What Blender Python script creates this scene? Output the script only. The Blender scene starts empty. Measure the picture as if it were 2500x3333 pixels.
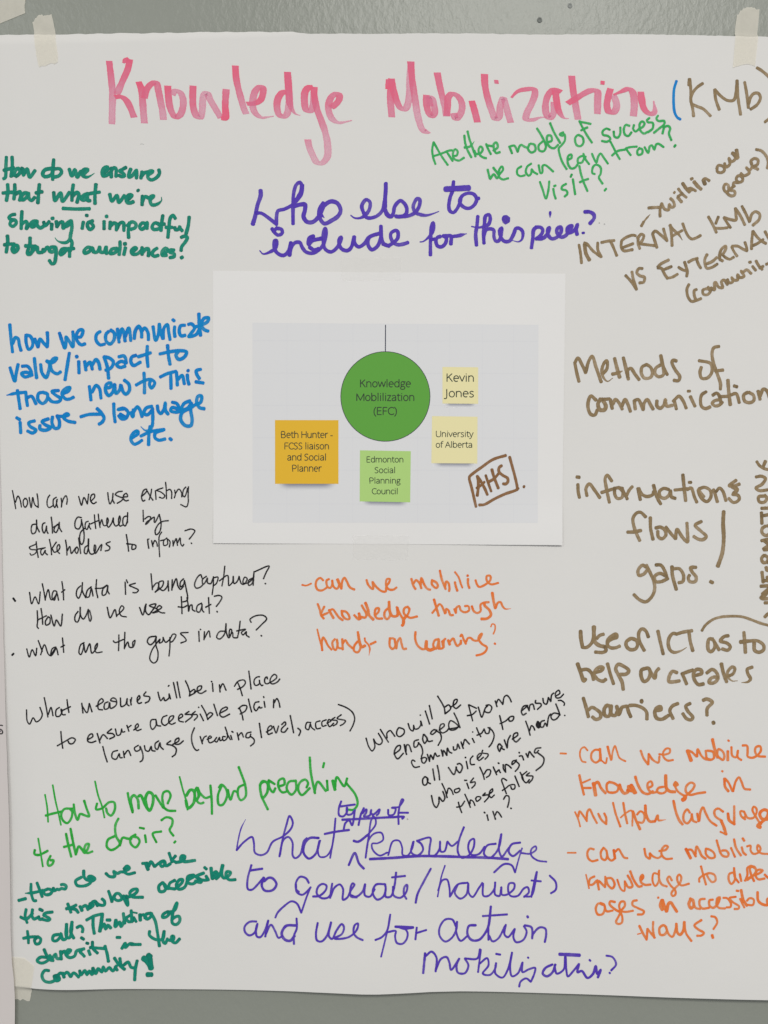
import bpy, bmesh, math, random
from mathutils import Vector

# ------------------------------------------------------------------ scene, camera, light
S = bpy.context.scene
COL = S.collection
PX = 0.000245                 # one photo pixel on the wall, in metres
CZ = 1.55                     # height of the picture centre above the floor
R = random.Random(7)

def P(px, py, off=0.0):
    """a point of the wall plane (photo pixel units on the wall), off metres in front of the wall"""
    return ((px - 1250.0) * PX, -off, CZ + (1666.5 - py) * PX)

cam = bpy.data.cameras.new('camera')
cam.sensor_fit = 'VERTICAL'
cam.angle_y = math.radians(62.0)
cam.clip_start = 0.01
cam.clip_end = 60
co = bpy.data.objects.new('camera', cam)
COL.objects.link(co)
DIST = (3333 * PX / 2) / math.tan(cam.angle_y / 2)
co.location = (0, -DIST - 0.002, CZ)
co.rotation_euler = (math.radians(90), 0, 0)
S.camera = co

W = bpy.data.worlds.new('World'); S.world = W; W.use_nodes = True
bg = W.node_tree.nodes['Background']
bg.inputs[0].default_value = (0.96, 0.98, 1.0, 1)
bg.inputs[1].default_value = 0.40

def area(name, loc, target, sx, sy, power, col):
    l = bpy.data.lights.new(name, 'AREA'); l.shape = 'RECTANGLE'; l.size = sx; l.size_y = sy
    l.energy = power; l.color = col
    o = bpy.data.objects.new(name, l); COL.objects.link(o); o.location = loc
    d = Vector(target) - Vector(loc)
    o.rotation_euler = d.to_track_quat('-Z', 'Y').to_euler()
    return o
# ceiling panel mirrored in the wall's glare, then two farther panels added as fill
area('glare_and_fill_panel', (0.50, -2.4, 3.35), (0.50, -2.4, 0), 1.2, 0.6, 64, (1.0, 0.983, 0.935))
area('glare_and_fill_panel', (-2.0, -2.9, 3.35), (-2.0, -2.9, 0), 1.2, 0.6, 44, (0.97, 1.0, 0.94))  # added fill on the left, slightly green
area('glare_and_fill_panel', (3.0, -2.9, 3.35), (3.0, -2.9, 0), 1.2, 0.6, 47, (1.0, 0.965, 0.925))  # added fill on the right, slightly warm

S.view_settings.view_transform = 'Standard'
S.view_settings.look = 'None'
S.view_settings.gamma = 1
S.view_settings.use_curve_mapping = False
S.view_settings.exposure = -0.03
S.cycles.use_denoising = True
try: S.cycles.denoiser = 'OPENIMAGEDENOISE'
except Exception: pass
S.cycles.transparent_max_bounces = 16
S.cycles.use_adaptive_sampling = False

# ------------------------------------------------------------------ helpers
def lin(c):
    c = c / 255.0
    return c / 12.92 if c <= 0.04045 else ((c + 0.055) / 1.055) ** 2.4
def srgb(r, g, b, k=1.0): return (lin(r) * k, lin(g) * k, lin(b) * k, 1.0)
def sm(a, b, x):
    t = max(0.0, min(1.0, (x - a) / (b - a))); return t * t * (3 - 2 * t)
def gau(x, c, w): return math.exp(-((x - c) / w) ** 2)

def obj(name, verts, faces, mat, parent=None, attr=None, smooth=True):
    me = bpy.data.meshes.new(name)
    me.from_pydata(verts, [], faces)
    if attr is not None:
        a = me.attributes.new('dens', 'FLOAT', 'POINT')
        a.data.foreach_set('value', attr)
    if smooth:
        me.polygons.foreach_set('use_smooth', [True] * len(me.polygons))
    me.materials.append(mat)
    me.update()
    o = bpy.data.objects.new(name, me); COL.objects.link(o)
    if parent: o.parent = parent
    return o
def ES(o):
    m = o.modifiers.new('crisp_edges', 'EDGE_SPLIT'); m.split_angle = math.radians(40)
def tag(o, label=None, cat=None, group=None, kind=None):
    for k, v in (('label', label), ('category', cat), ('group', group), ('kind', kind)):
        if v: o[k] = v
    return o
def interp(tab, x):
    if x <= tab[0][0]: return tab[0][1]
    for (a, b), (c, d) in zip(tab, tab[1:]):
        if x <= c: return b + (d - b) * (x - a) / (c - a)
    return tab[-1][1]
def hsh(i, s=0):
    v = math.sin(i * 127.1 + s * 311.7) * 43758.5453
    return v - math.floor(v)
def n1(x, s=0):
    i = math.floor(x); f = x - i; f = f * f * (3 - 2 * f)
    return (hsh(i, s) * (1 - f) + hsh(i + 1, s) * f) * 2 - 1

# ------------------------------------------------------------------ materials
def new_mat(name):
    m = bpy.data.materials.new(name); m.use_nodes = True
    nt = m.node_tree; b = nt.nodes['Principled BSDF']
    return m, nt, b
def noise(nt, scale, detail=3, rough=0.55, vec=None, dim='3D'):
    n = nt.nodes.new('ShaderNodeTexNoise'); n.inputs['Scale'].default_value = scale
    n.inputs['Detail'].default_value = detail; n.inputs['Roughness'].default_value = rough
    if vec is None:
        g = nt.nodes.new('ShaderNodeNewGeometry'); nt.links.new(g.outputs['Position'], n.inputs['Vector'])
    else: nt.links.new(vec, n.inputs['Vector'])
    return n.outputs['Fac']
def math_n(nt, op, a, b=None, c=None, clamp=False):
    n = nt.nodes.new('ShaderNodeMath'); n.operation = op; n.use_clamp = clamp
    for i, v in enumerate((a, b, c)):
        if v is None: continue
        if isinstance(v, (int, float)): n.inputs[i].default_value = v
        else: nt.links.new(v, n.inputs[i])
    return n.outputs[0]
def mixc(nt, fac, a, b):
    n = nt.nodes.new('ShaderNodeMix'); n.data_type = 'RGBA'
    for i, v in ((0, fac), (6, a), (7, b)):
        if isinstance(v, tuple) or isinstance(v, (int, float)): n.inputs[i].default_value = v
        else: nt.links.new(v, n.inputs[i])
    return n.outputs[2]
def bump(nt, b, h, strength, dist):
    n = nt.nodes.new('ShaderNodeBump'); n.inputs['Strength'].default_value = strength
    n.inputs['Distance'].default_value = dist
    nt.links.new(h, n.inputs['Height']); nt.links.new(n.outputs[0], b.inputs['Normal'])

def paper_mat(name, c, var=0.03, rough=0.75, spec=0.25):
    m, nt, b = new_mat(name)
    f = noise(nt, 9, 4, 0.6); g = noise(nt, 900, 2, 0.6); h = noise(nt, 45, 3, 0.6)
    f = math_n(nt, 'ADD', math_n(nt, 'MULTIPLY', f, 0.6), math_n(nt, 'ADD', math_n(nt, 'MULTIPLY', g, 0.15), math_n(nt, 'MULTIPLY', h, 0.25)))
    lo = tuple(v * (1 - var) for v in c[:3]) + (1,); hi = tuple(min(1, v * (1 + var)) for v in c[:3]) + (1,)
    warm = (hi[0] * 1.006, hi[1] * 0.995, hi[2] * 0.99, 1)
    nt.links.new(mixc(nt, f, lo, warm), b.inputs['Base Color'])
    b.inputs['Roughness'].default_value = rough
    b.inputs['Specular IOR Level'].default_value = spec
    bump(nt, b, math_n(nt, 'ADD', noise(nt, 700, 2), math_n(nt, 'MULTIPLY', noise(nt, 60, 3), 3.0)), 0.12, 0.0004)
    return m

def ink_mat(name, c, light, fac, mottle=0.22, streak=0.0):
    """marker ink: a translucent film, darker where it pools and where strokes cross"""
    m, nt, b = new_mat(name)
    at = nt.nodes.new('ShaderNodeAttribute'); at.attribute_name = 'dens'
    n = noise(nt, 520, 3, 0.65); n2 = noise(nt, 95, 2)
    d = math_n(nt, 'ADD', at.outputs['Fac'], math_n(nt, 'MULTIPLY', math_n(nt, 'SUBTRACT', n, 0.5), mottle * 2.4))
    d = math_n(nt, 'ADD', d, math_n(nt, 'MULTIPLY', math_n(nt, 'SUBTRACT', n2, 0.5), mottle * 1.8))
    colf = math_n(nt, 'MULTIPLY', math_n(nt, 'SUBTRACT', d, 0.55), 1.6, clamp=True)
    nt.links.new(mixc(nt, colf, light, c), b.inputs['Base Color'])
    b.inputs['Roughness'].default_value = 0.6
    b.inputs['Specular IOR Level'].default_value = 0.2
    tr = nt.nodes.new('ShaderNodeBsdfTransparent')
    mx = nt.nodes.new('ShaderNodeMixShader')
    a = math_n(nt, 'MULTIPLY', d, fac, clamp=True)
    nt.links.new(a, mx.inputs[0]); nt.links.new(tr.outputs[0], mx.inputs[1]); nt.links.new(b.outputs[0], mx.inputs[2])
    nt.links.new(mx.outputs[0], nt.nodes['Material Output'].inputs[0])
    return m
def film_mat(name, c, fac, rough, spec, var=0.0, bumps=0.0, coat=0.0):
    m, nt, b = new_mat(name)
    f = noise(nt, 60, 3)
    nt.links.new(mixc(nt, f, tuple(v * (1 - var) for v in c[:3]) + (1,), tuple(v * (1 + var) for v in c[:3]) + (1,)), b.inputs['Base Color'])
    b.inputs['Roughness'].default_value = rough; b.inputs['Specular IOR Level'].default_value = spec
    if bumps: bump(nt, b, noise(nt, 900, 3), bumps, 0.0004)
    sh = b.outputs[0]
    if coat:
        tl = nt.nodes.new('ShaderNodeBsdfTranslucent'); tl.inputs[0].default_value = (0.98, 0.97, 0.93, 1)
        m2 = nt.nodes.new('ShaderNodeMixShader'); m2.inputs[0].default_value = coat
        nt.links.new(sh, m2.inputs[1]); nt.links.new(tl.outputs[0], m2.inputs[2]); sh = m2.outputs[0]
    tr = nt.nodes.new('ShaderNodeBsdfTransparent'); mx = nt.nodes.new('ShaderNodeMixShader')
    a = math_n(nt, 'ADD', math_n(nt, 'MULTIPLY', math_n(nt, 'SUBTRACT', noise(nt, 130, 3), 0.5), 0.25 * (1 if bumps else 0)), fac, clamp=True)
    nt.links.new(a, mx.inputs[0]); nt.links.new(tr.outputs[0], mx.inputs[1]); nt.links.new(sh, mx.inputs[2])
    nt.links.new(mx.outputs[0], nt.nodes['Material Output'].inputs[0])
    return m
def print_mat(name, c, var=0.05):
    m, nt, b = new_mat(name)
    f = noise(nt, 1500, 2, 0.6)
    nt.links.new(mixc(nt, f, tuple(v * (1 - var) for v in c[:3]) + (1,), tuple(min(1, v * (1 + var)) for v in c[:3]) + (1,)), b.inputs['Base Color'])
    b.inputs['Roughness'].default_value = 0.6; b.inputs['Specular IOR Level'].default_value = 0.25
    return m

def wall_mat():
    m, nt, b = new_mat('grey_wall_paint')
    tc = nt.nodes.new('ShaderNodeNewGeometry')
    mp = nt.nodes.new('ShaderNodeMapping'); mp.inputs['Scale'].default_value = (1, 1, 0.6)
    mp.inputs['Rotation'].default_value = (0, math.radians(18), 0)
    nt.links.new(tc.outputs['Position'], mp.inputs['Vector'])
    f = noise(nt, 14, 4); s = noise(nt, 1400, 2, 0.7)
    mixf = math_n(nt, 'ADD', math_n(nt, 'MULTIPLY', f, 0.5), math_n(nt, 'MULTIPLY', s, 0.5))
    base = (0.275, 0.287, 0.250)
    nt.links.new(mixc(nt, mixf, tuple(v * 0.9 for v in base) + (1,), tuple(v * 1.1 for v in base) + (1,)), b.inputs['Base Color'])
    b.inputs['Roughness'].default_value = 0.36
    b.inputs['Specular IOR Level'].default_value = 0.5
    h = noise(nt, 170, 3, 0.6, mp.outputs[0])
    h2 = noise(nt, 420, 2, 0.5, mp.outputs[0])
    hh = math_n(nt, 'ADD', math_n(nt, 'POWER', h, 1.5), math_n(nt, 'MULTIPLY', h2, 0.25))
    bump(nt, b, hh, 0.17, 0.003)
    return m

PAPER = paper_mat('flipchart_paper', (0.772, 0.756, 0.735))
SHEET = paper_mat('printer_paper', (0.825, 0.81, 0.80), 0.012, 0.6, 0.3)
NEIGH = paper_mat('second_sheet_shaded_paper', (0.67, 0.62, 0.605), 0.03)  # shade of the edge bending away from the light, put into the colour
K = 1.25
def IK(n, deep, light, fac, mottle): return ink_mat(n, srgb(*deep, K), srgb(*light, K), fac, mottle)
INK = {
    'pink': IK('pink_marker', (222, 88, 116), (222, 132, 166), 0.82, 0.12),
    'blue': IK('blue_marker', (0, 98, 176), (0, 142, 202), 1.12, 0.2),
    'brown': IK('brown_marker', (106, 88, 62), (166, 141, 104), 0.98, 0.28),
    'umber': IK('dark_brown_marker', (108, 74, 44), (152, 112, 76), 1.08, 0.2),
    'green': IK('green_marker', (30, 140, 66), (66, 184, 102), 1.05, 0.22),
    'grass': IK('grass_green_marker', (24, 136, 34), (58, 184, 76), 1.06, 0.25),
    'teal': IK('teal_marker', (4, 100, 86), (20, 148, 122), 1.10, 0.18),
    'purple': IK('purple_marker', (62, 36, 152), (94, 68, 180), 1.08, 0.2),
    'orange': IK('orange_marker', (210, 94, 34), (230, 140, 76), 1.02, 0.28),
    'black': IK('black_pen', (14, 13, 16), (36, 34, 38), 1.05, 0.18),
    'smudge': IK('grey_smear', (150, 150, 150), (170, 170, 168), 0.45, 0.2),
}

# ------------------------------------------------------------------ wall
WALL = wall_mat()
v = [P(-6000, -3500), P(9000, -3500), P(9000, 8000), P(-6000, 8000)]
wall = obj('wall', v, [(3, 2, 1, 0)], WALL, smooth=False)
tag(wall, kind='structure')

# two painted-over screws: a small dished head flush in the paint
def screw(px, py, r, label):
    vs, fs = [], []
    prof = [(1.25, -0.02), (1.0, 0.35), (0.72, 0.42), (0.55, 0.05), (0.25, -0.03 + 0.06), (0.0, 0.03)]
    nseg = 20
    for rr, hh in prof[:-1]:
        for k in range(nseg):
            a = 2 * math.pi * k / nseg
            vs.append(P(px + rr * r * math.cos(a), py + rr * r * math.sin(a) * 1.15, hh * r * PX * 0.9))
    vs.append(P(px, py, 0.03 * r * PX))
    for i in range(len(prof) - 2):
        for k in range(nseg):
            k2 = (k + 1) % nseg
            fs.append((i * nseg + k, (i + 1) * nseg + k, (i + 1) * nseg + k2, i * nseg + k2))
    b0 = (len(prof) - 2) * nseg
    for k in range(nseg): fs.append((b0 + k, len(vs) - 1, b0 + (k + 1) % nseg))
    return tag(obj('screw', vs, fs, SCREWM), label, 'screw', 'screws in the wall')
SCREWM = print_mat('painted_screw_head', (0.20, 0.21, 0.195), 0.15)
screw(1758, 61, 7, 'dark painted-over screw head in the grey wall above the sheet')
SCREWP = print_mat('wall_paint_on_screw', (0.30, 0.31, 0.295), 0.1)
SCREWM = SCREWP
screw(1857, 14, 6.5, 'pale painted-over screw head in the wall near the top of the photo')

# ------------------------------------------------------------------ the flip-chart sheet
TOP = [(-200, 111), (0, 110), (100, 112), (180, 111), (300, 106), (330, 107), (420, 104), (470, 106), (490, 103), (560, 104), (720, 102), (880, 103),
       (955, 102), (968, 107), (985, 109), (1100, 110), (1230, 111), (1400, 109), (1600, 110), (1700, 112), (1900, 113), (2150, 113), (2260, 115), (2400, 118), (2520, 121), (2700, 124)]
BOT = [(-200, 3211), (60, 3212), (105, 3213), (400, 3216), (700, 3219), (950, 3222), (1080, 3225), (1180, 3228), (1230, 3228), (1320, 3225), (1400, 3222),
       (1500, 3222), (1650, 3226), (1800, 3230), (2100, 3237), (2300, 3241), (2500, 3246), (2700, 3250)]
def crease(x): return interp([(-200, 142), (0, 140), (200, 137), (450, 131), (600, 125), (800, 117), (960, 108), (1000, 100)], x)
XR = 2592.0
def xl(y): return -60 + 80 * sm(400, 3200, y)
def T(x): return interp(TOP, x) + 2.0 * n1(x / 23.0, 3) * (1.0 if x < 1000 else 0.4) + 0.9 * n1(x / 7.0, 5)
def Bt(x): return interp(BOT, x)
def hp(x, y):
    """how far the sheet stands off the wall, in millimetres"""
    h = 2.3 + 0.8 * math.sin(x / 640 + 0.6) * math.sin(y / 800 + 0.3) + 0.35 * math.sin(x / 300 - y / 420 + 1) + 0.2 * math.sin(x / 170 + y / 260) + 0.22 * math.sin(x / 105 + 1.6 * math.sin(y / 640 + 1))
    lift = sm(2850, 3240, y)
    h += lift * (1.2 + 3.2 * gau(x, 1210, 260) + 2.0 * gau(x, 2600, 600) + 0.5 * n1(x / 260, 9)) * (1 - 0.8 * gau(x, 60, 130))
    h += sm(2250, 2900, y) * 2.6 * gau(x, 190, 130) - sm(2200, 2700, y) * 1.3 * (1 - sm(-10, 110, x - xl(y)))
    e = crease(x) - y
    if e > 0: h -= min(2.4, e * 0.075)
    h -= 0.16 * math.exp(-(e / 3.0) ** 2)                      # the perforation line
    h -= 1.2 * (1 - sm(-40, 120, x - xl(y)))                     # left edge held down
    return max(0.35, h)
NXg, NYg = 220, 280
vs, fs = [], []
for j in range(NYg + 1):
    v_ = j / NYg
    v_ = v_ if v_ > 0.06 else v_                                  # even rows
    for i in range(NXg + 1):
        x = xl(v_ * 3200) + (XR - xl(v_ * 3200)) * i / NXg
        t, b = T(x), Bt(x)
        # extra rows close to the top band
        w = v_ ** 1.35
        y = t + (b - t) * w
        vs.append(P(x, y, hp(x, y) * 0.001))
for j in range(NYg):
    for i in range(NXg):
        a = j * (NXg + 1) + i
        fs.append((a, a + NXg + 1, a + NXg + 2, a + 1))
sheet = obj('flipchart_sheet', vs, fs, PAPER)
so = sheet.modifiers.new('thickness', 'SOLIDIFY'); so.thickness = 0.00016; so.offset = -1
ES(sheet)
tag(sheet, 'big white flip-chart sheet covered in coloured handwriting, taped to the grey wall', 'poster')

# ------------------------------------------------------------------ handwriting
def cr(pts, step):
    """centripetal Catmull-Rom through the traced points"""
    if len(pts) == 1: pts = [pts[0], (pts[0][0] + 0.6, pts[0][1])]
    if len(pts) == 2:
        (x0, y0), (x1, y1) = pts; L = math.hypot(x1 - x0, y1 - y0); n = max(2, int(L / step))
        return [(x0 + (x1 - x0) * k / n, y0 + (y1 - y0) * k / n) for k in range(n + 1)]
    q = [(2 * pts[0][0] - pts[1][0], 2 * pts[0][1] - pts[1][1])] + pts + [(2 * pts[-1][0] - pts[-2][0], 2 * pts[-1][1] - pts[-2][1])]
    out = []
    for k in range(1, len(q) - 2):
        p0, p1, p2, p3 = q[k - 1], q[k], q[k + 1], q[k + 2]
        def dd(a, b): return max(1e-3, math.hypot(a[0] - b[0], a[1] - b[1]) ** 0.5)
        t0 = 0; t1 = t0 + dd(p0, p1); t2 = t1 + dd(p1, p2); t3 = t2 + dd(p2, p3)
        L = math.hypot(p2[0] - p1[0], p2[1] - p1[1]); n = max(3, int(L / step))
        for s_ in range(n):
            t = t1 + (t2 - t1) * s_ / n
            pt = []
            for c in (0, 1):
                a1 = (t1 - t) / (t1 - t0) * p0[c] + (t - t0) / (t1 - t0) * p1[c]
                a2 = (t2 - t) / (t2 - t1) * p1[c] + (t - t1) / (t2 - t1) * p2[c]
                a3 = (t3 - t) / (t3 - t2) * p2[c] + (t - t2) / (t3 - t2) * p3[c]
                b1 = (t2 - t) / (t2 - t0) * a1 + (t - t0) / (t2 - t0) * a2
                b2 = (t3 - t) / (t3 - t1) * a2 + (t - t1) / (t3 - t1) * a3
                pt.append((t2 - t) / (t2 - t1) * b1 + (t - t1) / (t2 - t1) * b2)
            out.append(tuple(pt))
    out.append(pts[-1])
    return out

def strokes_mesh(name, blocks, width, mat, hf, parent, nib=False, base=0.05):
    vs, fs, at = [], [], []
    for si, st in enumerate(blocks):
        w, flag, pts = st
        w = w or width
        rad = w / 2.0
        step = 2.2 if w < 7 else 3.0
        c = cr(pts, step)
        n = len(c)
        # arc length
        arc = [0.0]
        for a, b in zip(c, c[1:]): arc.append(arc[-1] + math.hypot(b[0] - a[0], b[1] - a[1]))
        tot = arc[-1] + 1e-6
        tn = []
        for i in range(n):
            a = c[max(0, i - 1)]; b = c[min(n - 1, i + 1)]
            dx, dy = b[0] - a[0], b[1] - a[1]; L = math.hypot(dx, dy) or 1
            tn.append((dx / L, dy / L))
        seq = []                                                  # x, y, tx, ty, radius, density
        sd = R.random() * 1000
        pool = 0.10 + 0.10 * R.random()
        for i in range(n):
            s_ = arc[i]
            r = rad * (1 + 0.07 * n1(s_ / (w * 1.3), sd) + 0.05 * n1(s_ / 2.7, sd + 3))
            d = 0.86 + pool * math.exp(-s_ / (w * 1.6)) + 0.7 * pool * math.exp(-(tot - s_) / (w * 0.6)) + 0.10 * n1(s_ / 38, sd + 5)
            if nib: d = 1.02 - 0.42 * sm(0, 190, s_) + 0.10 * n1(s_ / 60, sd + 5) + 0.10 * math.exp(-(tot - s_) / 9)
            if flag & 1: r *= 0.35 + 0.65 * sm(0, max(14, min(60, tot * 0.35)), s_)
            if flag & 2: r *= 0.22 + 0.78 * sm(0, max(14, min(70, tot * 0.4)), tot - s_); 
            seq.append((c[i][0], c[i][1], tn[i][0], tn[i][1], r, d))
        if not nib:
            f, l = seq[0], seq[-1]
            caps0, caps1 = [], []
            for t in (1.0, 0.9, 0.65, 0.35):
                kk = math.sqrt(max(0.0, 1 - t * t)) if t < 1 else 0.12
                ext = 0.72 * t
                caps0.append((f[0] - f[2] * f[4] * ext, f[1] - f[3] * f[4] * ext, f[2], f[3], f[4] * kk, f[5]))
                caps1.append((l[0] + l[2] * l[4] * ext, l[1] + l[3] * l[4] * ext, l[2], l[3], l[4] * kk, l[5]))
            seq = caps0 + seq + caps1[::-1]
        zo = base + 0.010 * (si % 22)
        o0 = len(vs)
        m = len(seq)
        for k, (x, y, tx, ty, r, d) in enumerate(seq):
            nx, ny = -ty, tx
            if nib:
                q = r / rad
                dn = nx * 0.985 + ny * 0.17
                g = max(-1, min(1, dn * 2.6))
                ox = (nx * 6.0 + 0.985 * 5.3 * g) * q; oy = (ny * 6.0 + 0.17 * 5.3 * g) * q
            else: ox, oy = nx * r, ny * r
            z = zo + 0.008 * k / m
            for u, e in ((-1, 0.07), (-0.5, -0.03), (0.5, -0.03), (1, 0.07)):
                xx, yy = x + ox * u, y + oy * u
                vs.append(P(xx, yy, (hf(xx, yy) + z) * 0.001)); at.append(d + e)
        for k in range(m - 1):
            for u in range(3):
                a = o0 + k * 4 + u
                fs.append((a, a + 1, a + 5, a + 4))
        # pooled ink where the pen turns back
        if not nib:
            for k in range(1, len(pts) - 1):
                ax, ay = pts[k][0] - pts[k - 1][0], pts[k][1] - pts[k - 1][1]
                bx, by = pts[k + 1][0] - pts[k][0], pts[k + 1][1] - pts[k][1]
                la, lb = math.hypot(ax, ay), math.hypot(bx, by)
                if la < 1 or lb < 1: continue
                cs = (ax * bx + ay * by) / la / lb
                if cs < 0.1:
                    x, y = pts[k]; o1 = len(vs)
                    vs.append(P(x, y, (hf(x, y) + zo + 0.009) * 0.001)); at.append(0.75)
                    for q in range(12):
                        aa = q * math.pi / 6
                        xx, yy = x + rad * 0.93 * math.cos(aa), y + rad * 0.93 * math.sin(aa)
                        vs.append(P(xx, yy, (hf(xx, yy) + zo + 0.009) * 0.001)); at.append(0.55)
                    for q in range(12): fs.append((o1, o1 + 1 + (q + 1) % 12, o1 + 1 + q))
    return obj(name, vs, fs, mat, parent, at)

def parse(s):
    out = []
    for part in s.split(';'):
        fl, w, rest = part.split(':')
        n = [int(q) / 2.0 for q in rest.split(',')]
        out.append((float(w) if w else None, int(fl), list(zip(n[0::2], n[1::2]))))
    return out

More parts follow.
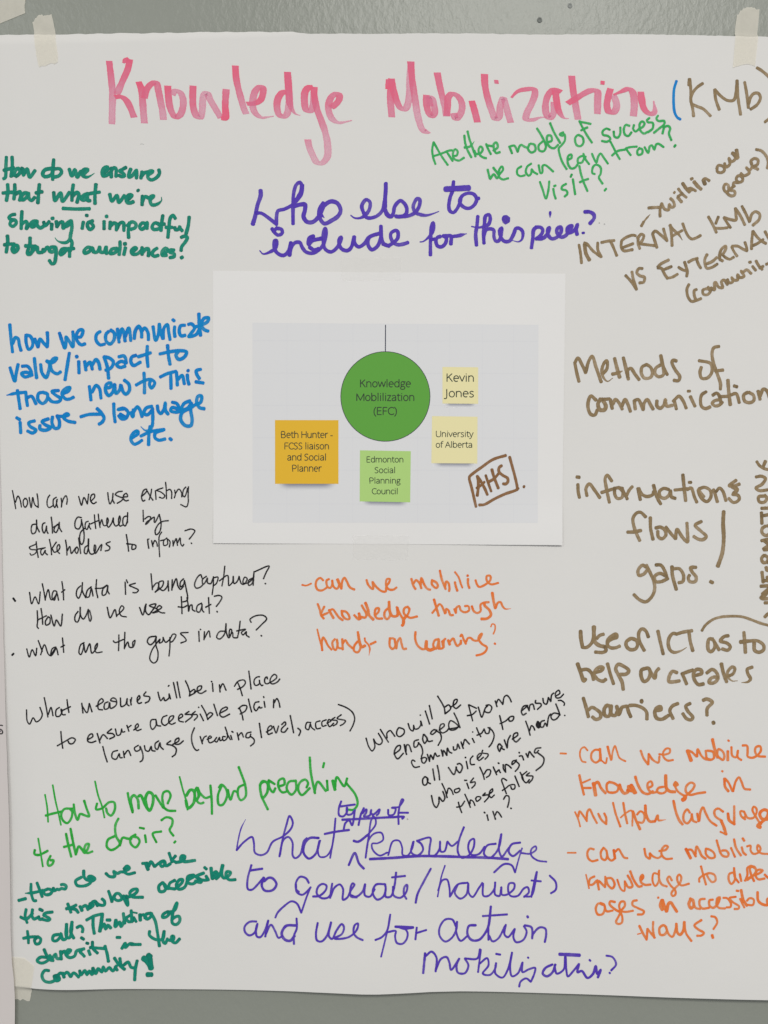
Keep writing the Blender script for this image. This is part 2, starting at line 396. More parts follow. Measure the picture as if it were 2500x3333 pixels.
WRITING = [
    ('handwritten_title', 'pink', 20.0, 'first word of the big pink brush title',
     '0::713,400,728,530,735,622,733,720,731,812;1::804,415,820,399,847,390;0::847,389,836,448,801,530,763,617;0::750,636,790,633,823,655,850,703,876,769;0::904,535,923,584,931,665,937,741,943,807;0::942,644,956,590,985,552,1018,541,1034,595,1048,665,1061,731,1067,785;0::1094,562,1099,633,1108,698,1127,747,1146,769,1175,752,1194,698,1194,649,1175,606,1143,595,1121,622;0::1259,562,1257,644,1262,709,1284,763,1306,769,1319,720,1322,660,1333,617,1349,611,1371,655,1409,720,1441,774;0::1441,774,1468,774,1468,687,1474,584;0::1533,430,1540,519,1567,633,1591,714,1605,747;2::1607,679,1659,676,1697,655,1713,611,1713,573,1692,568,1664,595,1648,649,1648,703,1664,741,1702,769,1740,766,1784,759;0::1868,600,1838,606,1811,644,1804,698,1816,747,1838,763,1865,752,1881,698,1884,600,1876,519,1872,470;2::1872,470,1879,568,1884,655,1898,709,1925,744,1957,755;0::2039,568,2009,571,1987,600,1983,665,1995,720,2022,725,2039,687,2044,600;0::2044,568,2047,622,2063,709,2093,790,2120,872,2134,953,2131,1024,2098,1064,2066,1064,2039,1018,2014,958,2004,910;2::2155,703,2191,676,2210,644,2207,617,2185,614,2158,633,2139,687,2142,731,2164,779,2202,801,2239,798,2291,786'),
    ('handwritten_title', 'pink', 20.0, 'second word of the pink title',
     '0::2549,514,2542,644,2551,766;0::2534,519,2532,584;0::2549,514,2561,584,2583,660,2610,709,2637,714,2659,665,2667,557,2673,448,2674,405;0::2674,402,2683,519,2702,644,2719,752,2746,839,2768,861,2789,853;0::2776,619,2776,665,2789,731,2811,758,2830,736,2827,693,2814,644,2795,633,2800,693;0::2846,473,2860,546,2879,628,2898,698,2906,758;0::2909,755,2914,687,2919,633,2941,611,2968,617,2998,649,3009,693,2998,741,2968,774,2952,736;0::3071,655,3093,731,3109,796;0::3154,481,3158,557,3180,655,3202,720,3226,774,3250,758,3256,693,3277,638,3294,687,3310,747,3326,798;0::3218,531,3246,533;3::3329,635,3368,596,3422,581,3477,581,3483,611,3459,678,3432,732,3425,774,3465,780,3513,765,3561,762;0::3655,599,3609,584,3573,611,3552,678,3558,744,3579,768,3603,738,3609,665;2::3615,587,3624,659,3639,726,3670,768,3703,773;0::3721,494,3730,581,3745,678,3763,780;0::3694,675,3742,647,3796,614,3850,590,3887,596,3890,653,3888,744;0::3908,539,3935,543;0::3974,578,3959,629,3950,690,3965,732,3995,732,4013,696,4001,641,3989,623;1::3992,620,4043,599,4092,581,4116,599,4128,678,4122,759;2::4170,599,4176,653,4194,714,4230,744,4260,732,4254,659'),
    ('handwritten_bracket', 'blue', 9.0, 'single blue opening bracket after the title',
     '0::4403,529,4388,579,4384,655,4391,731,4408,765,4429,778'),
    ('handwritten_abbreviation', 'brown', 10.0, 'brown abbreviation in brackets at the top right',
     '0::4486,516,4484,556;0::4490,516,4496,579,4498,664,4507,698,4515,757;0::4574,544,4536,571,4507,609,4496,647,4503,676,4536,693,4578,710,4625,755;0::4652,584,4659,647,4682,714;0::4654,584,4692,626,4739,655,4777,651,4792,596,4797,525;0::4798,525,4804,634,4821,746;0::4847,535,4861,613,4872,702;0::4874,676,4886,634,4908,609,4937,609,4950,638,4929,681,4886,712;0::4927,442,4958,461,5009,508,5043,579,5043,676,5017,761,4979,795'),
    ('handwritten_question', 'green', 7.5, 'slanting green question under the end of the title',
     '0::2823,926,2814,973,2820,1026,2835,1069;0::2823,926,2849,973,2881,1026,2915,1074;0::2820,1018,2860,1005,2902,989;0::2905,984,2923,1011,2947,1048;0::2905,987,2929,979,2944,979;0::2947,1016,2974,1011,2979,984,2963,971,2949,995,2955,1032,2987,1045,3021,1026;0::3023,881,3029,931,3045,979,3069,1024;0::3044,854,3056,904,3077,963,3096,1018;2::3024,960,3061,952,3088,920;0::3088,979,3098,1000,3130,995,3143,968,3130,952,3117,968,3122,1005,3146,1024,3166,1029;0::3165,936,3178,968,3196,1003;0::3167,944,3183,947,3204,950;0::3212,979,3241,957,3231,926,3215,936,3218,973,3231,995,3255,989;0::3316,952,3334,997;0::3321,952,3348,947,3371,987;0::3371,987,3385,947,3395,942,3411,952,3438,963;0::3448,936,3438,968,3459,992,3485,979,3480,942,3454,934;0::3533,920,3507,947,3512,979,3539,984,3554,957,3544,920,3523,878,3496,835;0::3565,926,3592,915,3586,883,3565,883,3562,926,3581,957,3607,965,3634,942;0::3581,801,3607,862,3647,931;0::3175,1103,3188,1159;0::3191,1164,3215,1133,3236,1159,3247,1143,3212,1090;0::3249,1138,3276,1101,3268,1082,3252,1101,3249,1148,3273,1167,3310,1159;0::3395,1082,3369,1101,3369,1133,3390,1146,3417,1140;0::3459,1064,3432,1085,3424,1122,3443,1143,3459,1127,3462,1101,3475,1119,3499,1133;0::3507,1074,3520,1127,3531,1122,3533,1079,3549,1074,3602,1117;0::3515,1183,3533,1233,3554,1292,3570,1239,3576,1180;0::3602,1228,3607,1260,3618,1294;0::3607,1212,3618,1207;0::3668,861,3644,874,3660,884,3673,874,3678,911,3654,948,3638,964,3641,996,3660,1054,3689,1102;0::3760,879,3744,900,3752,943,3776,953,3797,932,3792,895,3766,879;0::3771,789,3792,831,3819,879,3853,930;0::3774,794,3808,800,3845,808;0::3782,850,3803,839,3824,831;0::3970,847,3946,839,3922,858,3925,879,3957,887,3973,906,3951,924,3917,919;0::3994,858,3999,890,4020,898,4036,874,4037,831;0::4097,821,4073,815,4060,842,4068,879,4089,887,4110,863;0::4126,815,4121,842,4137,858,4158,842,4185,826,4195,805,4179,792,4163,810,4166,847,4190,871,4214,861;0::4227,770,4211,784,4217,797,4248,802,4248,837,4219,861;0::4283,754,4272,773,4285,789,4323,789,4323,810,4291,837,4256,866;0::4323,823,4312,871;0::4317,831,4349,821,4362,837,4354,869,4370,914;0::4397,945,4389,956;0::3702,1038,3721,1028,3718,1006,3699,1017,3697,1065,3718,1097,3744,1091,3760,1070;0::3813,1022,3787,1017,3763,1033,3763,1059,3787,1059,3803,1022,3797,1001,3808,1033,3835,1070;0::3853,1001,3866,1033,3882,1059,3893,1022,3909,1001,3930,1028,3957,1067;0::3872,1134,3856,1128,3861,1086,3882,1073,3909,1091,3909,1134,3898,1155,3922,1197;0::3946,1229,3935,1242;0::3973,924,3994,964,4015,1006,4034,1038;0::3983,1014,4020,985,4068,975;0::4073,967,4089,991,4105,1012;0::4073,967,4105,959,4145,956;0::4163,964,4148,985,4153,1009,4179,1001,4179,972,4158,969;0::4195,959,4219,996,4230,953,4243,948,4259,975,4270,943,4285,937,4320,959;0::3686,1197,3660,1213,3657,1232,3686,1240,3694,1261,3675,1280;0::3729,1166,3736,1213,3744,1266;0::3715,1152,3722,1136;0::3771,1081,3782,1134,3797,1181,3824,1245;0::3774,1187,3803,1174,3829,1166'),
    ('handwritten_question', 'teal', 12.0, 'teal question at the upper left',
     '0::45,1025,42,1082,41,1136,37,1160,25,1166;0::82,1025,84,1070,76,1152;0::27,1111,61,1103,94,1095;0::107,1152,119,1144,135,1123,123,1099,102,1115,96,1148;0::143,1099,154,1103,156,1144,180,1103,197,1156,232,1113;0:13:342,1099,295,1110,281,1138,297,1153,340,1138,348,1103;0::353,1041,348,1103,346,1173;0::348,1103,393,1103,404,1123,385,1148,353,1156;0::453,1103,471,1148,490,1107,506,1156,529,1119,537,1119;2::545,1140,574,1107,549,1107,537,1140,562,1156,590,1148,617,1130;0::53,1203,55,1246,45,1308;0::100,1203,100,1246,94,1300;0::20,1259,61,1255,98,1255;0::105,1267,135,1251,139,1275,131,1308;0::193,1263,164,1259,143,1287,148,1304,172,1292,189,1263,193,1296,209,1308,230,1287;0::260,1203,256,1246,250,1324;0::236,1259,279,1251;0::353,1255,361,1308,398,1259,410,1312,455,1255;0::480,1205,473,1251,471,1308;0::471,1283,504,1255,516,1267,504,1320;0::574,1263,545,1275,533,1300,553,1304,570,1271,574,1308,590,1308;0::627,1203,621,1267,621,1328;0::568,1267,607,1259,652,1253;0::412,1359,451,1361,492,1363,586,1361;0::102,1398,78,1402,61,1419,74,1431,102,1435,109,1455,86,1476,68,1464,74,1443,90,1435;0::146,1378,143,1431,141,1492;0::143,1464,172,1443,180,1455,174,1492;0::176,1492,197,1464,221,1443,246,1443,225,1476,209,1480,234,1451,250,1476,266,1486,295,1468;0::287,1447,297,1472,324,1443;0::340,1460,338,1496;0::340,1425,350,1423;0::369,1443,373,1480;0::373,1480,393,1451,410,1447,414,1488,443,1451,467,1439,451,1464,434,1476;2::467,1443,471,1480,463,1525,455,1562,434,1580,402,1580,373,1566,361,1550;0::545,1447,537,1490;0::562,1404,572,1405;0::607,1439,574,1455,574,1480,590,1496,611,1476,594,1451;0::51,1537,53,1574,43,1644;0::29,1595,61,1591,98,1591;0::90,1603,82,1624,94,1644,119,1624,115,1599,90,1607,98,1628;0::199,1550,197,1595,184,1636,184,1656,201,1656,213,1636,221,1607,238,1607,217,1636;0::168,1603,205,1603,238,1611,246,1611,250,1644,279,1644;0::283,1624,287,1640,312,1611,324,1628;0::361,1611,336,1611,324,1636,348,1640,365,1611,369,1636,365,1677,357,1714,340,1718,324,1697;0::434,1619,406,1624,393,1648,398,1660,422,1644,447,1619,455,1644,455,1673;0::463,1562,471,1583,459,1636;0::443,1628,484,1619;0::607,1619,574,1611,549,1636,553,1650,582,1640,603,1615,611,1644;0::670,1136,702,1107,702,1091,682,1095,668,1119,674,1148,698,1144,723,1123;0::727,1095,727,1156;0::727,1115,743,1095,756,1099,758,1152;0::823,1093,789,1111,780,1115,805,1132,813,1148,793,1152,776,1144;0::854,1103,842,1136,842,1156,866,1144,887,1115,891,1111,891,1164;0::928,1121,920,1164;0::924,1152,944,1128,965,1123;0::965,1144,998,1119,977,1117,965,1140,969,1164,989,1175,1022,1160,1041,1132,1037,1109;0::717,1267,731,1312,764,1275,776,1320,813,1275;0::834,1304,862,1275,842,1271,825,1296,830,1320,850,1324,871,1316;0::901,1242,903,1244;0::930,1279,928,1337;0::928,1320,948,1283,969,1292;2::981,1304,1004,1279,985,1283,981,1316,993,1337,1026,1333,1055,1308,1053,1287;0::680,1443,680,1492;0::692,1412,700,1410;0::721,1447,717,1492;0::719,1476,743,1455,760,1460,760,1501;0::764,1492,784,1455,805,1451,809,1505;0::846,1451,838,1505,840,1550;0::830,1472,862,1447,887,1460,883,1484,854,1496;0::953,1460,928,1455,912,1480,924,1496,948,1480,961,1451,959,1492;0::1034,1460,1010,1455,993,1480,1002,1496,1026,1496,1047,1488;0::1063,1406,1055,1460,1051,1505;0::1034,1468,1075,1462;0::1145,1427,1129,1406,1112,1423,1104,1472,1096,1550;0::1082,1484,1125,1484;0::1141,1484,1145,1499,1166,1496,1174,1480;0::1174,1488,1190,1507;0::1235,1417,1229,1472,1215,1525;0::604,1619,618,1644,639,1638,651,1609;0::651,1609,657,1642,680,1642,693,1609;0::693,1609,696,1654;0::764,1619,731,1624,719,1652,748,1648,772,1624;0::784,1574,784,1615,778,1660;0::819,1615,809,1660;0::811,1591,821,1589;0::862,1644,891,1619,879,1615,858,1636,866,1656,895,1656,924,1632;0::928,1613,928,1660;0::932,1644,953,1624,969,1624,969,1669;0::1026,1619,1002,1636,993,1660,1010,1671,1034,1665;0::1067,1656,1096,1632,1080,1619,1059,1640,1059,1665,1088,1665;0::1137,1632,1112,1632,1108,1644,1137,1656,1137,1673,1108,1681;0::1182,1550,1203,1542,1223,1550,1211,1578,1186,1611,1182,1636;0::1182,1683,1192,1677'),
    ('handwritten_question', 'purple', 12.0, 'thick purple question above the printed page',
     '0:14:1698,1244,1699,1275,1678,1341,1663,1413,1648,1464;0::1669,1392,1702,1392,1745,1419,1799,1461;0::1802,1467,1802,1413,1811,1377,1853,1365,1901,1341;0:14:1968,1208,1962,1250,1929,1311;0::1901,1341,1925,1317,1962,1268,1968,1220,1953,1190,1929,1208,1913,1262,1909,1341,1909,1461;0:14:1913,1347,1956,1335,1986,1335,1986,1371,1977,1413,1998,1446,2034,1449,2076,1413,2112,1341,2155,1314,2197,1326,2218,1371,2203,1407,2161,1437,2112,1458,2082,1419,2082,1365,2106,1323;2::2085,1395,2112,1420;1::2284,1404,2311,1422,2359,1416,2402,1371,2408,1317,2384,1302,2356,1341,2366,1383,2390,1419,2444,1413,2486,1377,2504,1311,2513,1238,2511,1196;0::2511,1196,2507,1281,2507,1359,2525,1398,2549,1413;0::1802,1489,1835,1498,1838,1522,1811,1534,1787,1510,1805,1485;0::1772,1492,1787,1516;1::1693,1636,1715,1657,1763,1642,1796,1618,1802,1570,1790,1570,1790,1624,1811,1654,1847,1666,1877,1642,1895,1582;0:13:1895,1582,1886,1666;0::1889,1648,1901,1606,1925,1582,1953,1582,1968,1612,1992,1642,2034,1651,2076,1630,2106,1594,2124,1522,2118,1489,2106,1522,2106,1582,2118,1624,2155,1642,2191,1618,2218,1570,2221,1546,2209,1558,2209,1594,2227,1624,2263,1633,2287,1612,2305,1546;0::2306,1543,2308,1582,2335,1609,2372,1588,2402,1546,2468,1522;0:13:2043,1540,2016,1552,2010,1594,2034,1570,2094,1555;0::2016,1612,2046,1630,2076,1621;0::2468,1522,2444,1528,2402,1552,2396,1594,2420,1627,2456,1606,2480,1546,2480,1479;0::2480,1473,2483,1546,2498,1588,2534,1603;0::2506,1371,2521,1403,2546,1413,2561,1388,2568,1350,2589,1320,2608,1308,2635,1329,2648,1358,2646,1388,2631,1405,2597,1413,2576,1409;2::2597,1411,2656,1407,2698,1388,2728,1346,2732,1299,2715,1295,2694,1329,2690,1350,2703,1384,2736,1398,2774,1403,2812,1394,2857,1377;0:19:2899,1232,2964,1228,3053,1223;0::2953,1181,2945,1244,2930,1287,2922,1346,2930,1375,2951,1384,2973,1363,2994,1320,3006,1278,3049,1257,3086,1265,3103,1295,3091,1329,3061,1354,3032,1354,3002,1333,2992,1303,3006,1278;0::3103,1291,3118,1291;0::2513,1194,2511,1244,2509,1287,2508,1350;0::2492,1590,2525,1601,2559,1582,2589,1552,2589,1510,2576,1502,2546,1519,2544,1548,2563,1582,2593,1595,2627,1590,2656,1580;1::2734,1576,2753,1574,2787,1548,2816,1510,2823,1468,2819,1451,2808,1481,2804,1540,2802,1582,2802,1662;0::2804,1561,2829,1557;0::2867,1540,2846,1548,2838,1574,2850,1603,2876,1607,2901,1582,2905,1548,2884,1536;0::2884,1536,2914,1536,2935,1536,2935,1590;2::2935,1540,2977,1536,3038,1521;0::3111,1407,3105,1470,3097,1524,3102,1597;1::3070,1474,3111,1481,3148,1475,3181,1459,3192,1421,3184,1397,3162,1405,3154,1459,3148,1524,3151,1584;0:11:3148,1551,3165,1497,3192,1489,3214,1497,3216,1540,3227,1568,3246,1568,3262,1535,3268,1486;2::3268,1483,3254,1497,3262,1546,3284,1570,3317,1568,3344,1524,3360,1486,3382,1486,3403,1508,3398,1557,3376,1573,3336,1565;0:24:3284,1424,3298,1426,3292,1437,3295,1424;0::3488,1481,3474,1497,3469,1551,3460,1614;0::3488,1478,3523,1481,3534,1502,3517,1535,3493,1551;0::3490,1554,3534,1551,3566,1519,3577,1481,3566,1492,3569,1530,3593,1554,3631,1540,3653,1508,3650,1478,3629,1486,3626,1513,3653,1543,3680,1535,3702,1508,3724,1470,3696,1481,3694,1513,3718,1513,3745,1492,3759,1462,3751,1497,3757,1527;2:9:3582,1380,3581,1416;0::3805,1380,3837,1380,3865,1397,3867,1421,3840,1456;0:8:3791,1517,3802,1516'),
    ('handwritten_note', 'brown', 9.5, 'slanting brown note at the right, above the middle',
     '0::3769,1593,3779,1648,3786,1713;0:13:3806,1591,3814,1648,3837,1693;0::3804,1582,3818,1586,3863,1636,3913,1673;0::3915,1673,3892,1627,3891,1580;0::3915,1579,3958,1570,3999,1566;0::3976,1574,3995,1615,4015,1664;0::4046,1570,4044,1607,4060,1632,4118,1625;0::4046,1568,4068,1550,4118,1531,4138,1535;0::4052,1613,4122,1586;0::4154,1550,4154,1586,4165,1619;0::4150,1550,4175,1525,4191,1533,4183,1562,4163,1586;0::4163,1586,4212,1593,4265,1599;0::4277,1611,4261,1562,4249,1525;0::4249,1521,4265,1504,4302,1529,4343,1566;0::4343,1568,4331,1529,4319,1488;0::4364,1463,4372,1525,4376,1599;0::4073,1793,4109,1832,4144,1884;0::4144,1884,4122,1812,4114,1769;0::4183,1748,4159,1748,4146,1775,4167,1795,4195,1804,4191,1836,4163,1841;0::4282,1744,4306,1746,4327,1783,4347,1812;0::4282,1738,4302,1718,4355,1691;0::4323,1754,4372,1734;0::4343,1810,4376,1804,4413,1783;1:6:4232,1396,4212,1418,4191,1443;0:9:4191,1443,4175,1472;2::4360,1466,4391,1501,4418,1524,4443,1562;0::4372,1539,4406,1520,4443,1499;0::4445,1454,4464,1504,4487,1543,4507,1555,4534,1547,4563,1531;0::4613,1410,4642,1462,4665,1512;0::4678,1410,4661,1454;0::4661,1485,4699,1485,4738,1481;0::4715,1416,4734,1447,4757,1481;0::4715,1414,4753,1427,4792,1431,4792,1396,4788,1354;0::4790,1356,4819,1400,4850,1462;0::4831,1341,4858,1393,4881,1443;0::4881,1441,4896,1393,4919,1377,4946,1393,4943,1427,4902,1466;0::4418,1738,4445,1755,4476,1763;0::4458,1705,4468,1736,4476,1763,4472,1798;0::4483,1705,4510,1690,4543,1680;0::4536,1686,4549,1720,4564,1744;0::4605,1655,4591,1682,4591,1717,4603,1744,4634,1740,4672,1717;0::4599,1717,4638,1701,4669,1674;0::4688,1655,4688,1686,4707,1697;0::4684,1663,4699,1620,4726,1601,4726,1620,4707,1655;0::4703,1655,4730,1678,4753,1686,4779,1672;0::4765,1605,4780,1636,4800,1666;0::4767,1601,4804,1601,4838,1620,4865,1632;0::4865,1630,4862,1609,4851,1576;0::4902,1504,4896,1562,4894,1620;0::4904,1504,4931,1543,4962,1570,4987,1584;0::4904,1597,4931,1585,4970,1557;0::4981,1506,5008,1555,5035,1601,5054,1620,5093,1605;0::4487,1850,4474,1879,4480,1929,4503,1960,4530,1956,4566,1942;0::4537,1883,4522,1890,4526,1937,4537,1952;0::4576,1886,4580,1913,4607,1917,4626,1894,4607,1879,4580,1883;0::4611,1867,4630,1894;0::4630,1871,4653,1886,4653,1840,4661,1836,4680,1867,4707,1871,4699,1832,4715,1821,4738,1852;0::4738,1817,4750,1840,4773,1832,4765,1805,4780,1821,4804,1821,4804,1786,4819,1805,4846,1798,4827,1763,4838,1771,4862,1755,4892,1780;0::4900,1732,4921,1759;0::4879,1706,4889,1705;0::4923,1697,4943,1732,4964,1753;0::4946,1744,4970,1732;0::4989,1720,5016,1709;0::4221,1354,4261,1351,4297,1350;0::4307,1325,4297,1361,4297,1409;0::4307,1325,4327,1361,4352,1366,4357,1330,4373,1350,4390,1340,4383,1310,4365,1292;0:8:4388,1257,4393,1249;0:12:4413,1285,4438,1315;0::4416,1229,4444,1264,4469,1285;0::4413,1279,4444,1259;0:12:4444,1193,4469,1229,4489,1249;0::4474,1234,4494,1224,4530,1242;0::4479,1244,4509,1234;0:12:4519,1183,4545,1214,4565,1231;0::4499,1166,4509,1161;0:14:4580,1173,4590,1198;0::4578,1171,4590,1161,4618,1176;0::4669,1092,4671,1117,4697,1123,4717,1107,4707,1082,4676,1077,4666,1097;0::4717,1062,4727,1087,4752,1067,4745,1029,4763,1052,4788,1031,4768,996;0:12:4768,996,4788,1011,4801,1029,4795,976;0::4783,1209,4768,1219,4727,1249,4712,1224,4722,1198,4742,1204,4747,1234,4783,1244,4783,1269,4757,1274,4732,1254;0::4773,1219,4778,1188,4803,1188,4833,1178,4833,1153,4808,1143,4793,1163,4803,1183;0::4823,1128,4844,1143,4879,1123,4859,1090,4879,1107,4899,1087;0::4889,1057,4899,1082,4935,1102;0::4894,1067,4889,1047,4914,1031,4935,1042,4930,1072,4909,1082;0::4922,973,4955,981,4985,1011,5001,1052,4995,1095'),
    ('handwritten_question', 'blue', 11.3, 'blue question left of the printed page',
     '0::65,2113,72,2194,83,2293;0::85,2237,102,2198,120,2207,128,2246,139,2283;0::172,2181,172,2228,189,2276,211,2259,215,2220,198,2189,172,2183;0::228,2207,250,2261;0::250,2261,263,2207,285,2233,311,2259;0::311,2259,313,2215,310,2165;0::389,2168,406,2220,424,2267,432,2228,432,2194,454,2224,476,2259,480,2211,476,2159;0::497,2194,528,2194,541,2150,519,2150,497,2189,510,2228,532,2246,556,2239;0::656,2159,632,2176,628,2215,654,2246,684,2241;0::66,2393,98,2480,107,2432,120,2372;0::146,2385,181,2385,202,2411,211,2445;0::207,2432,168,2424,142,2432,163,2454,202,2445;0::226,2332,233,2398,241,2461;0::267,2372,276,2428,302,2458,319,2419,324,2367,306,2350;0::306,2352,350,2359,372,2332,350,2337,332,2376,341,2415,376,2434,398,2421;0::454,2298,441,2380,426,2474;0::515,2354,517,2430;0::500,2319,504,2326;0::554,2354,562,2411;0::560,2389,589,2359,604,2406;0::602,2380,628,2341,645,2363,654,2406;0::680,2324,701,2389,710,2465;1::44,2573,107,2560,172,2554;0::115,2541,124,2602,133,2662;0::170,2554,174,2597,181,2643;0::181,2589,207,2580,237,2630;0::285,2554,254,2562,250,2602,280,2628,306,2606,311,2567,280,2554;0::385,2543,341,2549,363,2571,398,2597,385,2615,341,2615,319,2593;0::415,2562,450,2545,458,2523,428,2532,406,2562,428,2597,454,2599,482,2586;0::584,2515,595,2606;0::602,2554,628,2510,649,2528,660,2595;0::133,2749,137,2819;0::109,2719,131,2732;0::228,2740,189,2753,198,2775,237,2801,215,2819,181,2806;0::319,2727,276,2745,298,2766,332,2784,302,2801,263,2793,263,2769;0::345,2714,341,2753,359,2788,385,2784,389,2740,374,2706;0::374,2710,419,2710,450,2701,437,2693,415,2714,441,2740,493,2751;0::528,2714,580,2699,662,2697;0::634,2660,662,2688,680,2723,667,2749,647,2762;0::723,2150,745,2168,745,2211,719,2241,693,2220,693,2176,710,2159;0::767,2142,773,2194,778,2230;0::778,2202,797,2142,810,2172,817,2222;0::817,2194,841,2137,851,2185,854,2220;0::877,2207,884,2155,906,2124,923,2159,925,2198;0::923,2163,945,2137,966,2168,969,2215;0::999,2128,1016,2217,1032,2185,1040,2111;0::1040,2111,1049,2168,1062,2207;0::1066,2207,1071,2137,1092,2115,1101,2163,1110,2215;0::1140,2128,1138,2163,1142,2194;0::1127,2083,1138,2092;0::1207,2120,1179,2124,1170,2163,1183,2189,1209,2185;0::1229,2115,1249,2111,1270,2137,1244,2176,1231,2194,1279,2181,1301,2146;0::1298,2046,1301,2124,1309,2187;0::1270,2133,1309,2120,1353,2098,1361,2072,1331,2076,1314,2120,1335,2150,1359,2159;0::680,2324,715,2332,741,2359,723,2398,689,2411;0::775,2324,810,2319,823,2350,815,2367;0::828,2363,788,2354,762,2376,784,2393,817,2385;0::888,2315,862,2324,854,2354,871,2380,917,2359;0::962,2254,960,2319,966,2389;0::901,2324,984,2298;0::1094,2250,1099,2311,1110,2374;0::1042,2306,1114,2291,1179,2285,1218,2293,1201,2328,1166,2341,1149,2315,1166,2289;0::689,2528,723,2519,723,2493,697,2502,689,2541,710,2576,736,2554,749,2502;0::749,2506,758,2562,780,2541,788,2506;0::791,2510,806,2554,823,2567,845,2541,841,2502,812,2476;0::940,2428,943,2497,943,2560;0::888,2508,940,2480,984,2471,1010,2493,988,2528,975,2502,984,2476;0::1045,2456,1097,2432,1149,2419;0::1114,2432,1116,2532;0::1151,2424,1155,2471,1157,2510;0::1162,2471,1188,2445,1203,2502;0::1222,2441,1225,2476,1233,2504;0::1225,2413,1229,2416;0::1311,2406,1281,2415,1283,2437,1301,2467;0::1277,2487,1327,2495;0::743,2628,745,2693,752,2749;0::810,2662,771,2667,806,2658,836,2684,823,2723,793,2727,775,2706;0::784,2697,828,2719;0::854,2684,867,2714,871,2667;0::869,2688,897,2649,914,2671,927,2714;0::992,2645,953,2658,940,2693,962,2701,992,2671;2::995,2658,997,2714,992,2775,975,2801,945,2801,919,2777;0::1027,2641,1032,2675,1049,2693,1071,2662,1079,2623,1079,2671,1097,2697;0::1123,2619,1153,2628,1170,2658;0::1170,2667,1123,2654,1114,2675,1157,2684,1183,2671;0::1240,2610,1201,2628,1183,2667,1222,2658,1249,2623;0::1249,2628,1244,2671,1253,2736,1244,2771,1209,2771,1179,2732,1188,2688,1240,2658,1279,2632;0::1279,2636,1309,2619,1314,2580,1292,2580,1283,2619,1301,2654,1333,2662;0::858,2853,901,2823,897,2806,867,2823,854,2862,875,2892,901,2884,927,2866;0::979,2775,971,2836,969,2897;0::917,2840,984,2810,1071,2797;0::1062,2801,1014,2819,1010,2849,1036,2866,1077,2858;0::1107,2855,1118,2864'),
    ('handwritten_question', 'black', 4.6, 'thin black question just below the blue one',
